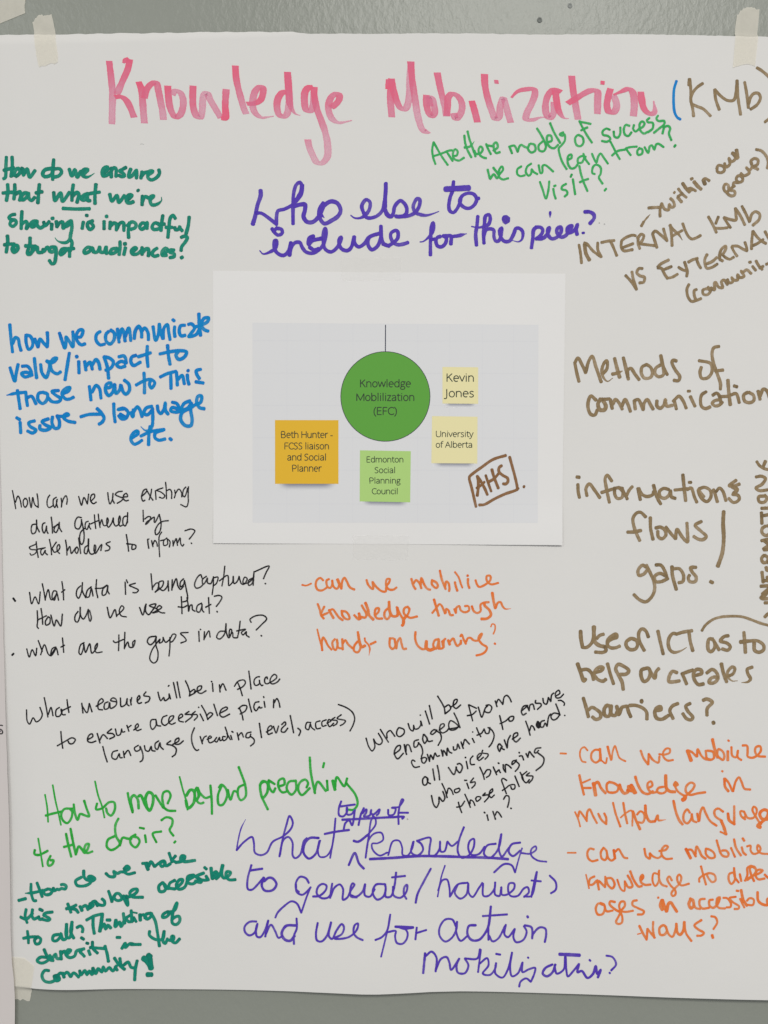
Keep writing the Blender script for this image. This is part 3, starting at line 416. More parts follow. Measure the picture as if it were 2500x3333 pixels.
     '0::82,3193,94,3254,104,3312;0::102,3270,119,3229,133,3254,142,3301;0::173,3243,156,3254,156,3289,167,3303,181,3281,179,3254,163,3243;0::192,3237,206,3304,216,3239,229,3285,252,3304;0::252,3304,250,3254,244,3214;0::327,3223,314,3243,310,3285,322,3304,349,3291;0::370,3237,352,3250,351,3289,360,3304,372,3274,376,3250;0::372,3254,372,3281,379,3304;0::401,3243,405,3274,403,3301;0::405,3281,418,3243,433,3227,441,3250,437,3283;0::515,3231,534,3289,549,3239,572,3281;0::572,3281,580,3216;0::594,3264,619,3235,615,3216,599,3223,592,3258,611,3279,630,3268;0::237,3412,214,3416,206,3447,214,3474,233,3466,241,3428,241,3384;0::241,3384,244,3428,260,3463;0::297,3403,283,3409,279,3447,291,3470,302,3447,306,3424;0::306,3428,308,3455,316,3472;0::337,3366,343,3420,345,3470;0::351,3432,387,3409,389,3399;0::379,3412,360,3432,356,3459,368,3466,383,3439,389,3401,391,3436,405,3461;0::534,3370,511,3366,493,3393,495,3436,515,3443,530,3420,534,3382;0::532,3382,545,3439,551,3486,545,3532,534,3544,522,3517,528,3466,553,3439;0::578,3393,561,3401,559,3439,569,3447,580,3420;0::584,3405,584,3428,594,3445;0::617,3351,621,3401,626,3441;0::592,3411,642,3389;0::239,3526,237,3540,194,3563,202,3575,241,3582,233,3602,206,3613,198,3602;0::239,3528,244,3578,252,3629;0::248,3575,298,3565;0::291,3567,271,3578,270,3605,279,3613,298,3582,298,3598,312,3611;0::325,3511,335,3563,339,3611;0::370,3528,341,3571;0::345,3575,356,3594,379,3586,393,3563,387,3544,376,3555,376,3586,391,3603;0::430,3515,437,3563,439,3613;0::441,3586,457,3557,468,3602,484,3582,499,3563,491,3586,503,3602,513,3575,503,3559;0::515,3501,522,3555,528,3603;0::580,3547,557,3563,553,3598,565,3605,578,3563,580,3507;0::578,3507,578,3563,592,3605,615,3602,626,3555,619,3547,615,3582,623,3602,657,3551,665,3544,659,3584;0::704,3207,710,3256,718,3280,734,3252,738,3211;0::738,3213,736,3252,747,3276;0::798,3198,771,3202,753,3219,783,3235,804,3243,792,3260,765,3276;0::806,3235,833,3231,824,3211,808,3223,804,3243,820,3260,839,3256;0::923,3233,956,3198,956,3184,939,3190,923,3235,933,3262,945,3256;0::960,3196,980,3231,997,3256;0::988,3184,984,3215,972,3254;0::1013,3194,1017,3252;0::1062,3176,1021,3192,1046,3202,1074,3227,1062,3243,1038,3237;0::1079,3139,1083,3182,1085,3248;0::1087,3194,1107,3186,1118,3202,1118,3246;0::1138,3190,1142,3219,1136,3241;0::1142,3215,1165,3184,1181,3202,1185,3235;0::1212,3170,1197,3186,1191,3223,1202,3235,1214,3211,1222,3178;0::1228,3168,1226,3223,1226,3272,1214,3299,1177,3284;0::642,3346,648,3395,654,3434;0::652,3420,665,3383,677,3420,693,3420,708,3387,701,3371,697,3403,708,3432,730,3403,740,3371,742,3403,755,3424,775,3412,786,3379,781,3358,773,3395,783,3424,804,3416;0::833,3358,808,3366,802,3407,816,3424,829,3395,833,3336;0::833,3338,831,3403;0::933,3321,935,3395;0::943,3379,968,3362,982,3366,968,3399,949,3414,956,3399,980,3383,1005,3366,1005,3395,1009,3401,1038,3348;0::1038,3348,1050,3416,1038,3465,1017,3481,1011,3457,1033,3412,1058,3395,1097,3389;0::720,3526,693,3539,718,3563,710,3580,687,3586;0::824,3479,833,3534,839,3588;0::826,3539,861,3543,886,3551,882,3571,861,3575,861,3551;0::962,3510,966,3547,970,3569;0::970,3508,971,3509;0::988,3518,997,3559;0::997,3543,1009,3518,1021,3534,1025,3557;0::1054,3463,1038,3489,1036,3551,1040,3625;0::1044,3520,1070,3514;0::1087,3502,1066,3522,1068,3551,1091,3543,1091,3510,1107,3526,1103,3561;0::1126,3518,1128,3555;0::1130,3543,1148,3506,1152,3530,1156,3551;0::1156,3534,1173,3502,1177,3539,1189,3555,1197,3543;0::1204,3455,1247,3444,1269,3455,1255,3481,1232,3510;0::1245,3534,1249,3539'),
    ('handwritten_list', 'black', 4.8, 'thin black two-bullet list at the left',
     '0:7:87,3894,101,3913;0::195,3855,209,3930,231,3885,254,3930,265,3852;0::278,3799,290,3857,298,3907;0::298,3896,317,3838,334,3902,345,3902,373,3852,353,3846,342,3891,356,3907,373,3863,384,3907;0::406,3785,414,3846,417,3905;0::403,3855,425,3838;0::528,3813,506,3835,500,3874,514,3894,534,3846,539,3791;0::539,3791,539,3846,561,3891;0::597,3819,572,3841,564,3885,581,3885,597,3830,608,3880;0::631,3772,628,3835,639,3891;0::622,3830,667,3827,700,3808,672,3835,669,3874,689,3869,705,3813,703,3846,714,3866;0::816,3788,819,3869;0::824,3774,833,3794;0::883,3796,844,3810,872,3824,902,3841,888,3857,866,3857;0::245,3974,248,4040,245,4079,254,4090;0::270,3960,278,4013,281,4063;0::248,4035,306,4007;0::317,4013,298,4046,303,4068,326,4057,326,4018,312,4018;0::334,4002,356,4074,370,4035,398,4074,409,3996;0::511,3979,492,4007,492,4040,506,4049,522,4013,525,3952;0::525,3952,528,4007,545,4029,567,3996,578,3966,578,4007,589,4043,597,4024,586,3974;0::700,3952,719,4021,750,3968,761,4013;0::761,4007,780,3991,808,3957,794,3943,778,3974,789,4007,825,4016;0:7:79,4265,90,4254;0::176,4223,193,4276,212,4229,234,4268,242,4218;0::251,4168,278,4240;0::267,4262,292,4196,317,4257,334,4268,367,4212,342,4223,334,4262,367,4218,381,4262;0::409,4151,414,4207,417,4246;0::398,4212,423,4199;0::550,4182,528,4196,517,4251,528,4260,545,4218,547,4190,559,4246,586,4190,600,4251,633,4212,636,4187,620,4212,628,4246,667,4243;0::775,4132,775,4179,773,4235;0::739,4171,750,4182,805,4162;0::814,4115,811,4223;0::814,4212,833,4179,844,4212,866,4212,880,4168,866,4179,866,4212;0::984,3735,989,3794,993,3839;0::992,3826,1021,3794,1034,3799,1026,3836,1010,3855;0::1010,3855,1058,3815,1063,3783,1037,3789,1037,3826,1063,3844,1090,3815,1095,3781;0::1095,3781,1098,3847;0::1122,3773,1119,3842;0::1122,3826,1148,3767,1159,3815,1175,3836,1196,3815;0::1196,3767,1175,3789,1175,3820,1196,3804,1201,3778;0::1201,3778,1214,3842,1222,3895,1214,3911,1191,3918;0::1315,3762,1307,3741,1286,3757,1267,3810,1278,3828,1302,3823,1318,3810;0::1344,3751,1318,3773,1323,3804,1344,3778,1350,3762,1352,3794,1371,3799,1387,3767;0::1389,3754,1389,3810,1381,3871;0::1389,3762,1419,3757,1408,3799,1387,3815;0::1464,3685,1456,3757,1445,3815;0::1429,3781,1482,3746,1488,3783,1490,3812,1514,3789,1519,3751;0::1519,3751,1525,3799,1546,3783,1557,3751;0::1557,3751,1572,3799,1588,3804,1610,3767,1594,3757,1583,3794,1615,3794,1652,3762;0::1647,3762,1620,3778,1620,3810,1641,3799,1655,3720;0::1655,3720,1649,3810;0::1657,3722,1753,3685,1734,3725,1716,3767;0::1726,3798,1731,3799;0::1180,3884,1183,3937,1185,3995;0::1159,3950,1196,3953,1217,3942;0::1217,3889,1225,3937,1228,3979,1238,3942,1249,3937,1254,3969,1270,3979;0::1313,3926,1286,3942,1281,3979,1297,3985,1313,3953,1315,3932,1318,3974,1328,3985;0::1358,3889,1360,3937,1363,3993;0::1339,3953,1374,3934;0::909,3953,931,4003,947,3942,952,3932;0::952,3932,949,3979,968,4001,989,3979,1015,3932,973,3942,1021,3964,1031,3979,994,3990;0::994,3990,1053,3953,1037,3942,1021,3964,1047,3987,1074,3990;0::1395,3881,1429,3876,1445,3887,1429,3921,1408,3948;0::1412,3979,1416,3984;0::1015,4141,973,4149,960,4176,978,4197,1005,4176,1018,4144;0::1018,4144,1015,4197,1029,4250,1021,4303,1000,4316,976,4292,989,4234,1021,4186,1042,4160,1037,4186,1058,4176,1063,4149;0::1061,4149,1079,4181,1103,4165;0::1106,4149,1106,4213,1100,4271;0::1103,4170,1127,4128,1145,4133,1122,4176,1106,4181;0::1225,4117,1175,4123,1201,4149,1212,4170,1177,4186;0::1294,4109,1297,4176;0::1303,4096,1307,4099;0::1331,4112,1328,4165;0::1331,4155,1360,4107,1368,4147;0::1466,4109,1429,4112,1411,4149,1429,4160,1461,4128,1472,4059;0::1472,4059,1474,4117,1490,4152,1509,4101,1498,4096,1493,4139,1514,4117,1519,4149,1541,4152;0::1564,4043,1557,4101,1546,4152;0::1541,4107,1599,4096,1572,4117,1583,4133,1604,4112,1604,4133,1623,4147;0::1636,4051,1628,4033,1663,4009,1716,4006,1737,4027,1705,4064,1668,4101;0::1700,4136,1705,4140'),
    ('handwritten_question', 'black', 5.0, 'thin black question about measures, lower left',
     '0::174,4620,179,4693,194,4713,218,4672,238,4698,264,4682,277,4651,262,4604;0::290,4540,303,4604,314,4667;0::316,4651,334,4604,342,4630,347,4659;0::389,4604,368,4620,368,4661,389,4661,407,4625,399,4615,410,4651,428,4651;0::438,4553,443,4594,451,4638;0::410,4623,461,4599;0::534,4576,542,4641;0::539,4599,568,4638,583,4578;0::583,4578,601,4633;0::627,4597,674,4563,664,4547,643,4568,643,4615,669,4620;0::705,4568,684,4578,682,4615,705,4610,715,4573,721,4610,757,4589,757,4553,736,4542,721,4558,757,4568;0::785,4542,791,4599,819,4584,829,4547,829,4584,842,4594;0::850,4553,855,4589;0::853,4568,858,4540;0::892,4565,912,4542,907,4527,894,4547,902,4578,923,4573;0::951,4503,936,4527,975,4537,969,4563,946,4576;0::399,4760,404,4817,412,4869;0::376,4853,430,4822,472,4801,493,4812,477,4838,456,4838,446,4822;0::573,4814,607,4791,601,4775,581,4786,573,4822,596,4832,627,4822;0::635,4773,653,4835;0::651,4817,674,4781,702,4807;0::728,4744,700,4770,736,4775,747,4791,715,4809;0::752,4744,765,4786,783,4781,793,4744;0::793,4744,798,4765,814,4762;0::827,4721,840,4760;0::837,4734,855,4721;0::871,4752,902,4726,897,4711,881,4729,892,4755,920,4747;0::671,4858,684,4910,700,4959;0::767,4884,736,4895,731,4931,757,4941,778,4905,783,4931,798,4931;0::804,4889,811,4931;0::809,4915,835,4884,853,4918;0::902,4851,876,4869,886,4889,912,4879,912,4858,931,4910,928,4947,912,4959;0::941,4853,949,4884,969,4889,985,4858,990,4884,1011,4889;0::1029,4505,1036,4535,1047,4561,1066,4540,1073,4561,1099,4544,1101,4516;0::1101,4516,1110,4550;0::1095,4468,1101,4462;0::1129,4442,1151,4544;0::1153,4438,1173,4542;0::1207,4431,1225,4470,1236,4514,1233,4531;0::1231,4531,1272,4505,1264,4488,1238,4505;0::1264,4505,1307,4488,1312,4466,1290,4470,1285,4501,1307,4514,1342,4496;0::1383,4448,1387,4501;0::1377,4435,1379,4439;0::1429,4457,1433,4505;0::1433,4483,1450,4451,1472,4494;0::1548,4444,1563,4479,1578,4529;0::1526,4468,1550,4435,1589,4427,1598,4444,1581,4470,1546,4488;0::1620,4368,1628,4427,1635,4485;0::1016,4683,986,4687,980,4726,993,4748,1016,4722,1016,4687,1025,4722,1047,4726;0::1088,4657,1060,4670,1053,4705,1073,4722,1103,4700,1125,4679,1131,4661,1108,4665,1099,4700,1116,4715,1142,4705;0::1162,4681,1190,4661,1181,4648,1164,4665,1166,4692,1194,4700;0::1231,4631,1205,4650,1242,4652,1251,4661,1207,4700;0::1272,4631,1249,4652,1281,4652,1285,4665,1264,4689;0::1303,4648,1325,4692;0::1292,4603,1295,4606;0::1312,4592,1338,4639,1353,4685;0::1351,4683,1385,4648,1368,4639,1346,4657;0::1392,4583,1403,4618,1416,4659;0::1431,4644,1481,4613,1476,4603,1442,4618,1431,4652,1450,4668,1496,4648;0::1561,4613,1576,4652,1583,4687;0::1552,4613,1581,4592,1607,4596,1598,4626,1563,4648;0::1618,4550,1628,4596,1639,4635;0::1034,4822,1012,4839,1012,4869,1025,4878,1042,4835,1047,4861,1064,4878;0::1112,4822,1086,4843,1121,4852,1147,4874,1142,4909,1121,4926;0::1125,4846,1164,4822,1164,4804,1142,4817,1142,4843,1168,4843,1194,4822;0::1266,4737,1249,4783,1249,4826,1264,4869,1281,4885,1294,4880;0::1303,4794,1318,4843;0::1316,4830,1329,4800,1344,4791;0::1348,4813,1377,4800,1368,4791,1355,4804,1364,4835,1390,4826,1411,4800,1398,4822,1411,4830,1429,4800,1433,4822,1450,4813;0::1468,4796,1450,4796,1455,4822,1476,4809,1481,4783,1466,4733;0::1476,4774,1500,4815;0::1502,4787,1511,4815;0::1509,4761,1518,4767;0::1544,4770,1555,4817;0::1552,4791,1572,4770,1585,4798;0::1635,4765,1607,4774,1602,4800,1624,4800,1633,4778;0::1628,4791,1654,4813,1654,4835,1631,4856;0::1687,4567,1662,4574,1653,4605,1667,4627,1689,4600,1694,4609,1707,4605;0::1720,4565,1726,4603;0::1716,4533,1719,4541;0::1783,4553,1781,4607;0::1783,4578,1803,4547,1816,4569,1823,4603;0::1689,4707,1696,4756,1703,4801;0::1734,4765,1772,4739,1765,4723,1745,4739,1747,4779,1774,4770;0::1781,4727,1798,4770,1814,4725;0::1834,4716,1856,4698,1861,4712,1834,4743,1832,4761,1852,4765,1874,4739;0::1890,4656,1901,4712,1912,4770;0::1939,4739,1957,4756,1946,4788;0::2024,4703,1999,4703,1990,4739,2008,4750,2021,4712,2028,4734,2050,4752;0::2084,4692,2057,4703,2062,4743,2088,4739;0::2124,4685,2097,4698,2100,4727,2124,4721;0::2128,4707,2155,4692,2142,4683,2133,4703,2146,4730,2173,4707;0::2182,4669,2160,4685,2195,4692,2191,4712,2169,4725;0::2222,4652,2195,4676,2249,4692,2236,4712,2215,4723;0::2202,4585,2253,4605,2294,4636,2309,4676,2298,4721,2278,4759;0::1691,4405,1676,4406,1658,4421,1654,4445,1663,4461,1678,4459,1690,4447,1689,4427,1692,4445,1705,4463,1713,4459;0::1741,4419,1739,4407,1730,4409,1723,4427,1726,4445,1739,4451,1757,4443,1783,4428,1801,4412,1801,4398,1788,4389,1772,4400,1759,4425,1761,4443,1772,4451,1793,4447,1813,4432,1822,4419'),
    ('handwritten_question', 'orange', 7.5, 'orange question just under the printed page',
     '0:6:1967,3807,1994,3811,2027,3798;0::2105,3778,2087,3762,2065,3774,2056,3809,2069,3838,2096,3843,2127,3825;0::2143,3769,2127,3778,2132,3818,2150,3827,2163,3805,2163,3778;0::2163,3778,2172,3818,2194,3832,2208,3809,2194,3771;0::2199,3769,2212,3800,2223,3832;0::2223,3832,2230,3778,2243,3760,2257,3782,2279,3823,2308,3837;0::2386,3774,2399,3809,2428,3834,2426,3787;0::2426,3787,2453,3823,2489,3849,2511,3849,2515,3818,2533,3791,2538,3769,2520,3769,2513,3805,2529,3834,2560,3838,2582,3823;0::2069,3930,2083,3970,2092,4005,2109,4026;0::2112,3947,2092,3988;0::2096,4005,2136,3988;0:9:2143,3970,2154,3992,2172,4023;0::2145,3974,2167,3965,2185,3988,2208,4019,2232,4036;0::2225,3974,2230,4005,2252,4028,2275,4028,2270,4001,2248,3979,2225,3979;0::2306,4003,2337,4032,2337,3992;0:9:2337,3992,2346,4028;0::2350,4014,2377,4019,2386,4001,2355,3939;0:9:2379,3923,2395,3965,2404,4005,2431,4032;0::2442,4005,2466,3979,2466,3959,2448,3961,2440,3997,2453,4023,2489,4026;0::2524,3961,2506,3979,2504,4014,2520,4030,2538,4010,2538,3965,2533,3916;0:9:2533,3916,2535,3970,2556,4010,2587,4005,2587,3956;0::2582,3950,2605,3997,2629,4037;0:10:2627,4028,2627,4059,2618,4072;0:6:2066,4095,2078,4148,2101,4233;0::2098,4233,2096,4175,2105,4148,2118,4166,2136,4202,2159,4228;0::2181,4159,2165,4179,2172,4220,2185,4231,2199,4193,2194,4162,2203,4215,2225,4220;0::2228,4159,2232,4228;0::2232,4188,2248,4166,2266,4193,2297,4220;0::2328,4175,2306,4206,2306,4237,2328,4246,2346,4220,2337,4166,2330,4113;0:10:2333,4130,2341,4179,2355,4211,2377,4202;2:6:2375,4153,2377,4171,2399,4197,2408,4224,2402,4266;0::2413,4193,2446,4177;0::2538,4153,2538,4206,2556,4224,2573,4206,2564,4157,2542,4155;0::2569,4159,2580,4220,2587,4179,2605,4153,2614,4188,2627,4224,2645,4222;0::2678,3767,2691,3812,2705,3834;0::2691,3798,2709,3776,2732,3798,2743,3829;0::2738,3816,2743,3762,2763,3807,2785,3834,2801,3838;0::2812,3774,2812,3803,2839,3827,2850,3816,2843,3794,2812,3776;0::2863,3713,2876,3771,2901,3834;0::2897,3820,2905,3785,2919,3794,2926,3829,2923,3847;0::2961,3789,2968,3820,2977,3845;0:6:2961,3722,2986,3758,2999,3798,3010,3825;0::3046,3767,3046,3798,3055,3827;0::3042,3745,3046,3748;0::3095,3776,3106,3807,3120,3820,3155,3807,3191,3776,3191,3749,3169,3749,3169,3780,3195,3803,3244,3794;0:9:2825,3901,2839,3950,2856,4008;0::2814,3990,2839,3959,2861,3932,2874,3941,2897,3994;0::2901,3990,2905,3963,2919,3972,2932,4003,2950,4003;0::2957,3963,2968,3990;0::2968,3985,2972,3954,2990,3945,2999,3972,3026,3985,3053,3972,3048,3945,3026,3945;0::3071,3945,3084,3977,3106,3990,3128,3977,3128,3936,3146,3923,3182,3919;0:9:3151,3923,3155,3941,3186,3972,3195,4003,3169,4026,3133,4028;0:9:3204,3858,3213,3914,3224,3959;2::3227,3954,3240,3923,3258,3919,3271,3945,3289,3963,3325,3961;0::2653,3950,2665,3963,2647,4008,2629,3990,2633,3959,2656,3948;0::2647,4008,2669,4021,2716,4012;0:9:2647,4008,2629,4030,2624,4052;0::2705,4113,2703,4155,2718,4200,2754,4226,2776,4213,2776,4173;0:11:2776,4173,2776,4217,2798,4231,2825,4222;0::2856,4159,2830,4168,2821,4204,2839,4222,2852,4191,2856,4159,2861,4217;0::2856,4222,2883,4217,2879,4173;0::2888,4173,2888,4213;0::2879,4177,2899,4157;0:9:2917,4166,2928,4195;0::2928,4177,2950,4155,2963,4182,2977,4204,2999,4186;0::3001,4168,2999,4191;0::2997,4142,3004,4130,3021,4168,3033,4191;0::3035,4177,3044,4155,3062,4151,3084,4168,3111,4168,3133,4137,3137,4124,3120,4137,3115,4159,3137,4191,3169,4213,3160,4240,3133,4258,3100,4266;0:5:3195,4079,3204,4061,3220,4066,3222,4097,3211,4126;0:7:3219,4187,3224,4192'),
    ('handwritten_question', 'black', 5.2, 'slanting thin black question right of the lower middle',
     '0::2383,4805,2402,4864,2423,4889,2440,4864,2432,4811;0::2432,4811,2449,4839,2474,4847,2489,4826,2463,4773;0::2476,4748,2503,4792,2529,4832;0::2520,4805,2520,4771,2541,4756,2554,4771,2571,4794;0::2596,4737,2584,4758,2584,4784,2601,4796,2630,4775,2630,4750,2601,4737;0::2657,4710,2672,4750,2689,4758,2693,4721;0::2693,4723,2702,4746,2723,4742,2740,4716,2738,4693;0::2740,4695,2748,4725;0::2735,4655,2738,4656;0::2769,4628,2797,4714;0::2795,4592,2814,4680;0::2849,4531,2875,4573,2892,4607,2898,4647;0::2900,4645,2934,4611,2921,4588,2896,4602;0::2934,4604,2972,4573,2976,4552,2959,4556,2951,4594,2968,4611,2999,4588;0::2565,4910,2605,4877,2605,4853,2584,4860,2567,4902,2588,4940,2626,4904;0::2632,4847,2638,4881,2647,4912;0::2643,4894,2647,4851,2660,4849,2679,4894;0::2725,4815,2698,4826,2698,4864,2714,4860,2727,4834;0::2723,4834,2744,4860,2752,4898,2744,4925;0::2757,4780,2752,4813,2765,4839,2782,4809,2778,4801,2761,4780;0::2778,4805,2790,4826,2816,4822;0::2845,4754,2824,4750,2803,4775,2816,4780,2837,4763;0::2841,4758,2866,4775,2873,4809,2852,4853;0::2858,4754,2892,4725,2890,4712,2871,4716,2862,4750,2879,4771,2909,4758,2921,4742;0::2921,4746,2984,4729,2934,4691,2921,4716,2930,4750,2959,4750,2989,4729;0::2955,4640,2976,4683,2995,4737;0::2702,4957,2687,4948,2679,4961,2698,4995,2731,4991;0::2740,4940,2765,4931,2778,4940,2761,4969,2748,4961,2744,4931;0::2782,4910,2797,4957;0::2797,4948,2803,4915,2820,4944;0::2820,4944,2833,4902,2845,4923,2862,4919;0::2873,4881,2883,4923;0::2883,4919,2887,4885,2909,4917;0::2909,4917,2913,4870,2925,4894,2942,4902;0::2951,4860,2955,4881,2972,4877,2980,4843,2993,4872;0::3001,4828,3016,4872;0::3014,4851,3027,4813,3044,4830,3056,4843;0::2765,5056,2752,5075,2757,5109,2774,5109,2786,5071,2769,5056;0::2782,5066,2786,5092,2803,5102;0::2818,5005,2824,5045,2830,5079;0::2847,4982,2858,5037,2862,5077;0::2919,4995,2955,5041,2972,4991;0::2976,4974,2993,4969,3010,4991,2993,5029,2976,5012,2968,4991;0::2809,5178,2824,5239,2841,5256,2858,5223,2858,5189,2883,5216,2896,5193,2883,5151;0::2877,5100,2900,5151,2911,5193;0::2909,5168,2921,5130,2938,5142,2951,5172;0::2989,5130,2959,5142,2963,5159,2984,5155,2995,5138,2984,5130;0::2984,5221,2993,5256,3006,5290;0::2972,5254,3001,5248,3025,5214;0::3050,4587,3058,4620,3077,4692;0::3052,4587,3102,4610;0::3041,4658,3075,4650,3100,4627;0::3113,4601,3136,4667,3155,4616;0::3176,4591,3159,4608,3155,4629,3185,4637,3201,4603,3185,4587,3163,4591;0::3223,4561,3235,4599;0::3231,4578,3244,4551,3273,4584;0::3273,4582,3282,4536,3298,4525,3315,4540,3328,4568;0::3252,4656,3263,4701,3273,4747;0::3254,4709,3290,4692,3324,4663,3343,4663,3336,4688,3315,4692,3311,4679;0::3396,4625,3421,4603,3434,4591,3408,4595,3393,4629,3404,4652,3425,4641;0::3429,4591,3444,4625;0::3444,4616,3450,4587,3467,4582,3478,4616;0::3486,4557,3484,4574,3518,4578,3522,4591,3497,4616;0::3533,4544,3539,4574,3556,4582,3569,4538;0::3569,4540,3585,4565;0::3585,4561,3590,4523,3604,4509;0::3617,4530,3644,4511,3636,4492,3615,4511,3619,4540,3644,4540,3668,4517;0::3632,4559,3653,4559,3674,4578,3670,4591;0::3674,4655,3677,4657;0::3075,4806,3088,4833;0::3076,4763,3078,4765;0::3102,4736,3115,4768,3130,4795;0::3104,4785,3134,4772,3151,4743;0::3151,4743,3163,4772,3180,4772,3189,4734;0::3176,4734,3201,4751,3216,4785,3201,4836,3182,4861;0::3421,4692,3436,4734,3450,4785;0::3446,4755,3459,4722,3471,4730,3480,4751;0:8:3501,4696,3493,4717,3505,4734,3514,4717,3505,4701,3505,4730;0::3543,4688,3522,4696,3518,4730,3535,4730,3547,4705,3560,4726;0::3560,4726,3573,4658,3585,4646;0::3640,4646,3602,4641,3585,4663,3598,4684,3619,4679,3640,4650,3628,4608,3617,4580;0::3640,4641,3644,4654;0::3248,4840,3239,4857,3252,4890,3261,4865,3269,4861,3252,4840;0::3263,4869,3282,4878;0::3282,4814,3301,4867;0::3301,4865,3307,4814,3322,4785;0::3334,4810,3370,4781,3366,4768,3345,4776,3341,4810,3358,4827,3387,4802;0::3028,4929,3032,4931;0::3035,4954,3045,5004;0::3079,4920,3062,4941,3066,4975,3090,4975;0::3106,4941,3134,4907,3125,4903,3106,4924,3117,4949,3147,4928;0::3142,4882,3138,4899,3176,4907,3176,4920,3157,4941;0::3024,5079,3039,5079;0::3039,5097,3052,5133;0::3083,5063,3062,5093,3092,5089,3092,5106,3071,5129;0::3123,4992,3142,5034,3153,5072;0::3151,5038,3172,5009,3193,5013,3185,5046,3166,5059;0::3210,4990,3233,5042;0::3231,5025,3248,5009,3252,5021,3258,5028;0::3242,4964,3248,4968;0::3275,4975,3277,5004,3292,5025;0::3290,5017,3290,4975,3307,4979,3328,4998;0::3362,4945,3336,4954,3332,4975,3353,4958,3358,4945;0::3353,4949,3379,4975,3370,5000,3353,5019;0::3377,4895,3381,4899;0::3379,4920,3396,4918,3408,4945;0::3423,4903,3436,4928;0::3436,4920,3446,4890,3459,4907,3476,4926;0::3520,4865,3488,4871,3478,4895,3488,4899,3505,4882;0::3501,4899,3539,4933,3531,4975,3488,5013;0::3026,5169,3045,5211,3062,5255;0::3060,5232,3062,5207,3079,5215,3092,5243;0::3096,5198,3104,5215,3130,5194,3125,5186,3104,5186,3096,5198;0::3159,5160,3142,5177,3176,5173,3180,5186,3153,5219;0::3182,5169,3206,5148,3206,5133,3189,5148,3185,5177,3197,5190,3218,5173;0::3298,5078,3273,5065,3265,5076,3277,5114,3296,5165;0::3269,5144,3294,5127,3315,5110,3349,5106,3349,5131,3332,5135,3324,5118;0::3351,5049,3379,5118;0::3385,5025,3400,5055,3408,5080;0::3429,5019,3396,5051,3408,5080,3425,5093,3446,5072;0::3446,5028,3425,5046,3467,5051,3463,5072,3442,5095;0::3277,5201,3294,5177,3311,5182,3313,5211,3303,5253;0::3324,5258,3328,5261;0::3151,5285,3157,5290;0::3170,5302,3178,5338;0::3208,5279,3225,5331;0::3223,5304,3235,5281,3248,5291,3265,5317'),
    ('handwritten_question', 'grass', 8.0, 'grass green question at the lower left',
     '0:6:298,5169,313,5253,320,5345;0:6:348,5106,367,5208,386,5284,404,5364;0::303,5304,348,5291,405,5278;0::476,5259,424,5262,405,5297,418,5336,444,5352,469,5323,476,5278,463,5262;0::485,5230,492,5284,511,5332,527,5294,559,5304,584,5310,568,5259,552,5208;0:6:621,5083,642,5176,667,5246,683,5320;0::635,5227,629,5265,667,5259,712,5221,744,5221,750,5265,725,5307,702,5291,693,5259;0::833,5160,840,5201,865,5288;0:9:865,5278,853,5201,872,5176,897,5201,904,5262;0:10:904,5182,916,5176,948,5240,974,5275,996,5227,993,5169,968,5157,948,5195,955,5246;0::1012,5176,1044,5227,1067,5259,1057,5195,1067,5157,1095,5150,1111,5176,1092,5230;0::1063,5253,1095,5275,1143,5278;0::233,5527,230,5553,258,5559,290,5546,319,5530;0:6:255,5451,271,5540,287,5633;0::338,5562,319,5604,325,5626,348,5617,357,5591,338,5591;0::437,5419,453,5495,472,5569;0::424,5505,488,5489;0::466,5387,482,5470,501,5556;0::501,5553,520,5502,539,5521,559,5546,584,5489,568,5489,555,5521,571,5546,607,5537;0::747,5441,706,5463,699,5508,725,5530,763,5514,782,5489,757,5438,754,5368,773,5326;0::782,5502,801,5451,833,5457,859,5457;0::884,5431,853,5451,853,5489,884,5514,910,5476,897,5451,859,5444;0::945,5435,952,5483;0::910,5387,939,5393;0::1019,5483,996,5425,1051,5412;0::1051,5339,1083,5320,1121,5332,1121,5368,1105,5403,1130,5441;0:8:1134,5486,1143,5476;0:6:1169,5056,1191,5142,1213,5216,1221,5272;0:10:1210,5209,1225,5261,1262,5224,1262,5149,1240,5142,1213,5179;0::1288,5127,1299,5172,1277,5209,1269,5164,1281,5127,1292,5179,1284,5216,1307,5231,1326,5224;0::1296,5157,1337,5194,1367,5186;0::1370,5112,1378,5209,1380,5299;0::1441,5119,1419,5179,1426,5239,1449,5239,1479,5179,1471,5134,1441,5108,1426,5127;0::1483,5142,1501,5205,1524,5149,1546,5157;0::1598,5104,1554,5127,1550,5179,1568,5209,1598,5186,1598,5119,1554,4992;0:9:1718,5086,1696,5104,1699,5164,1710,5194,1740,5157,1740,5097,1710,5086,1692,5112;0::1703,5186,1744,5269;0::1748,5082,1755,5127,1778,5157,1793,5130;0::1748,5078,1789,5104;0::1815,5119,1852,5104,1845,5067,1815,5082,1815,5127,1838,5157,1875,5149;0::1927,5082,1882,5089,1867,5134,1897,5172,1927,5142,1927,5089;0::1995,5127,2006,5097,1987,5074,1950,5097,1942,5142,1965,5175,2017,5130;0::2017,4929,2024,5029,2051,5164;0::2047,5157,2069,5089,2122,5149;0::2129,5082,2133,5145;0::2110,4966,2103,4996;0:10:2166,5082,2181,5142;0::2181,5134,2193,5059,2241,5119,2260,5067;0:8:2256,5100,2316,5179,2327,5239,2301,5272,2267,5272'),
    ('handwritten_question', 'purple', 6.8, 'large thin purple question at the bottom middle',
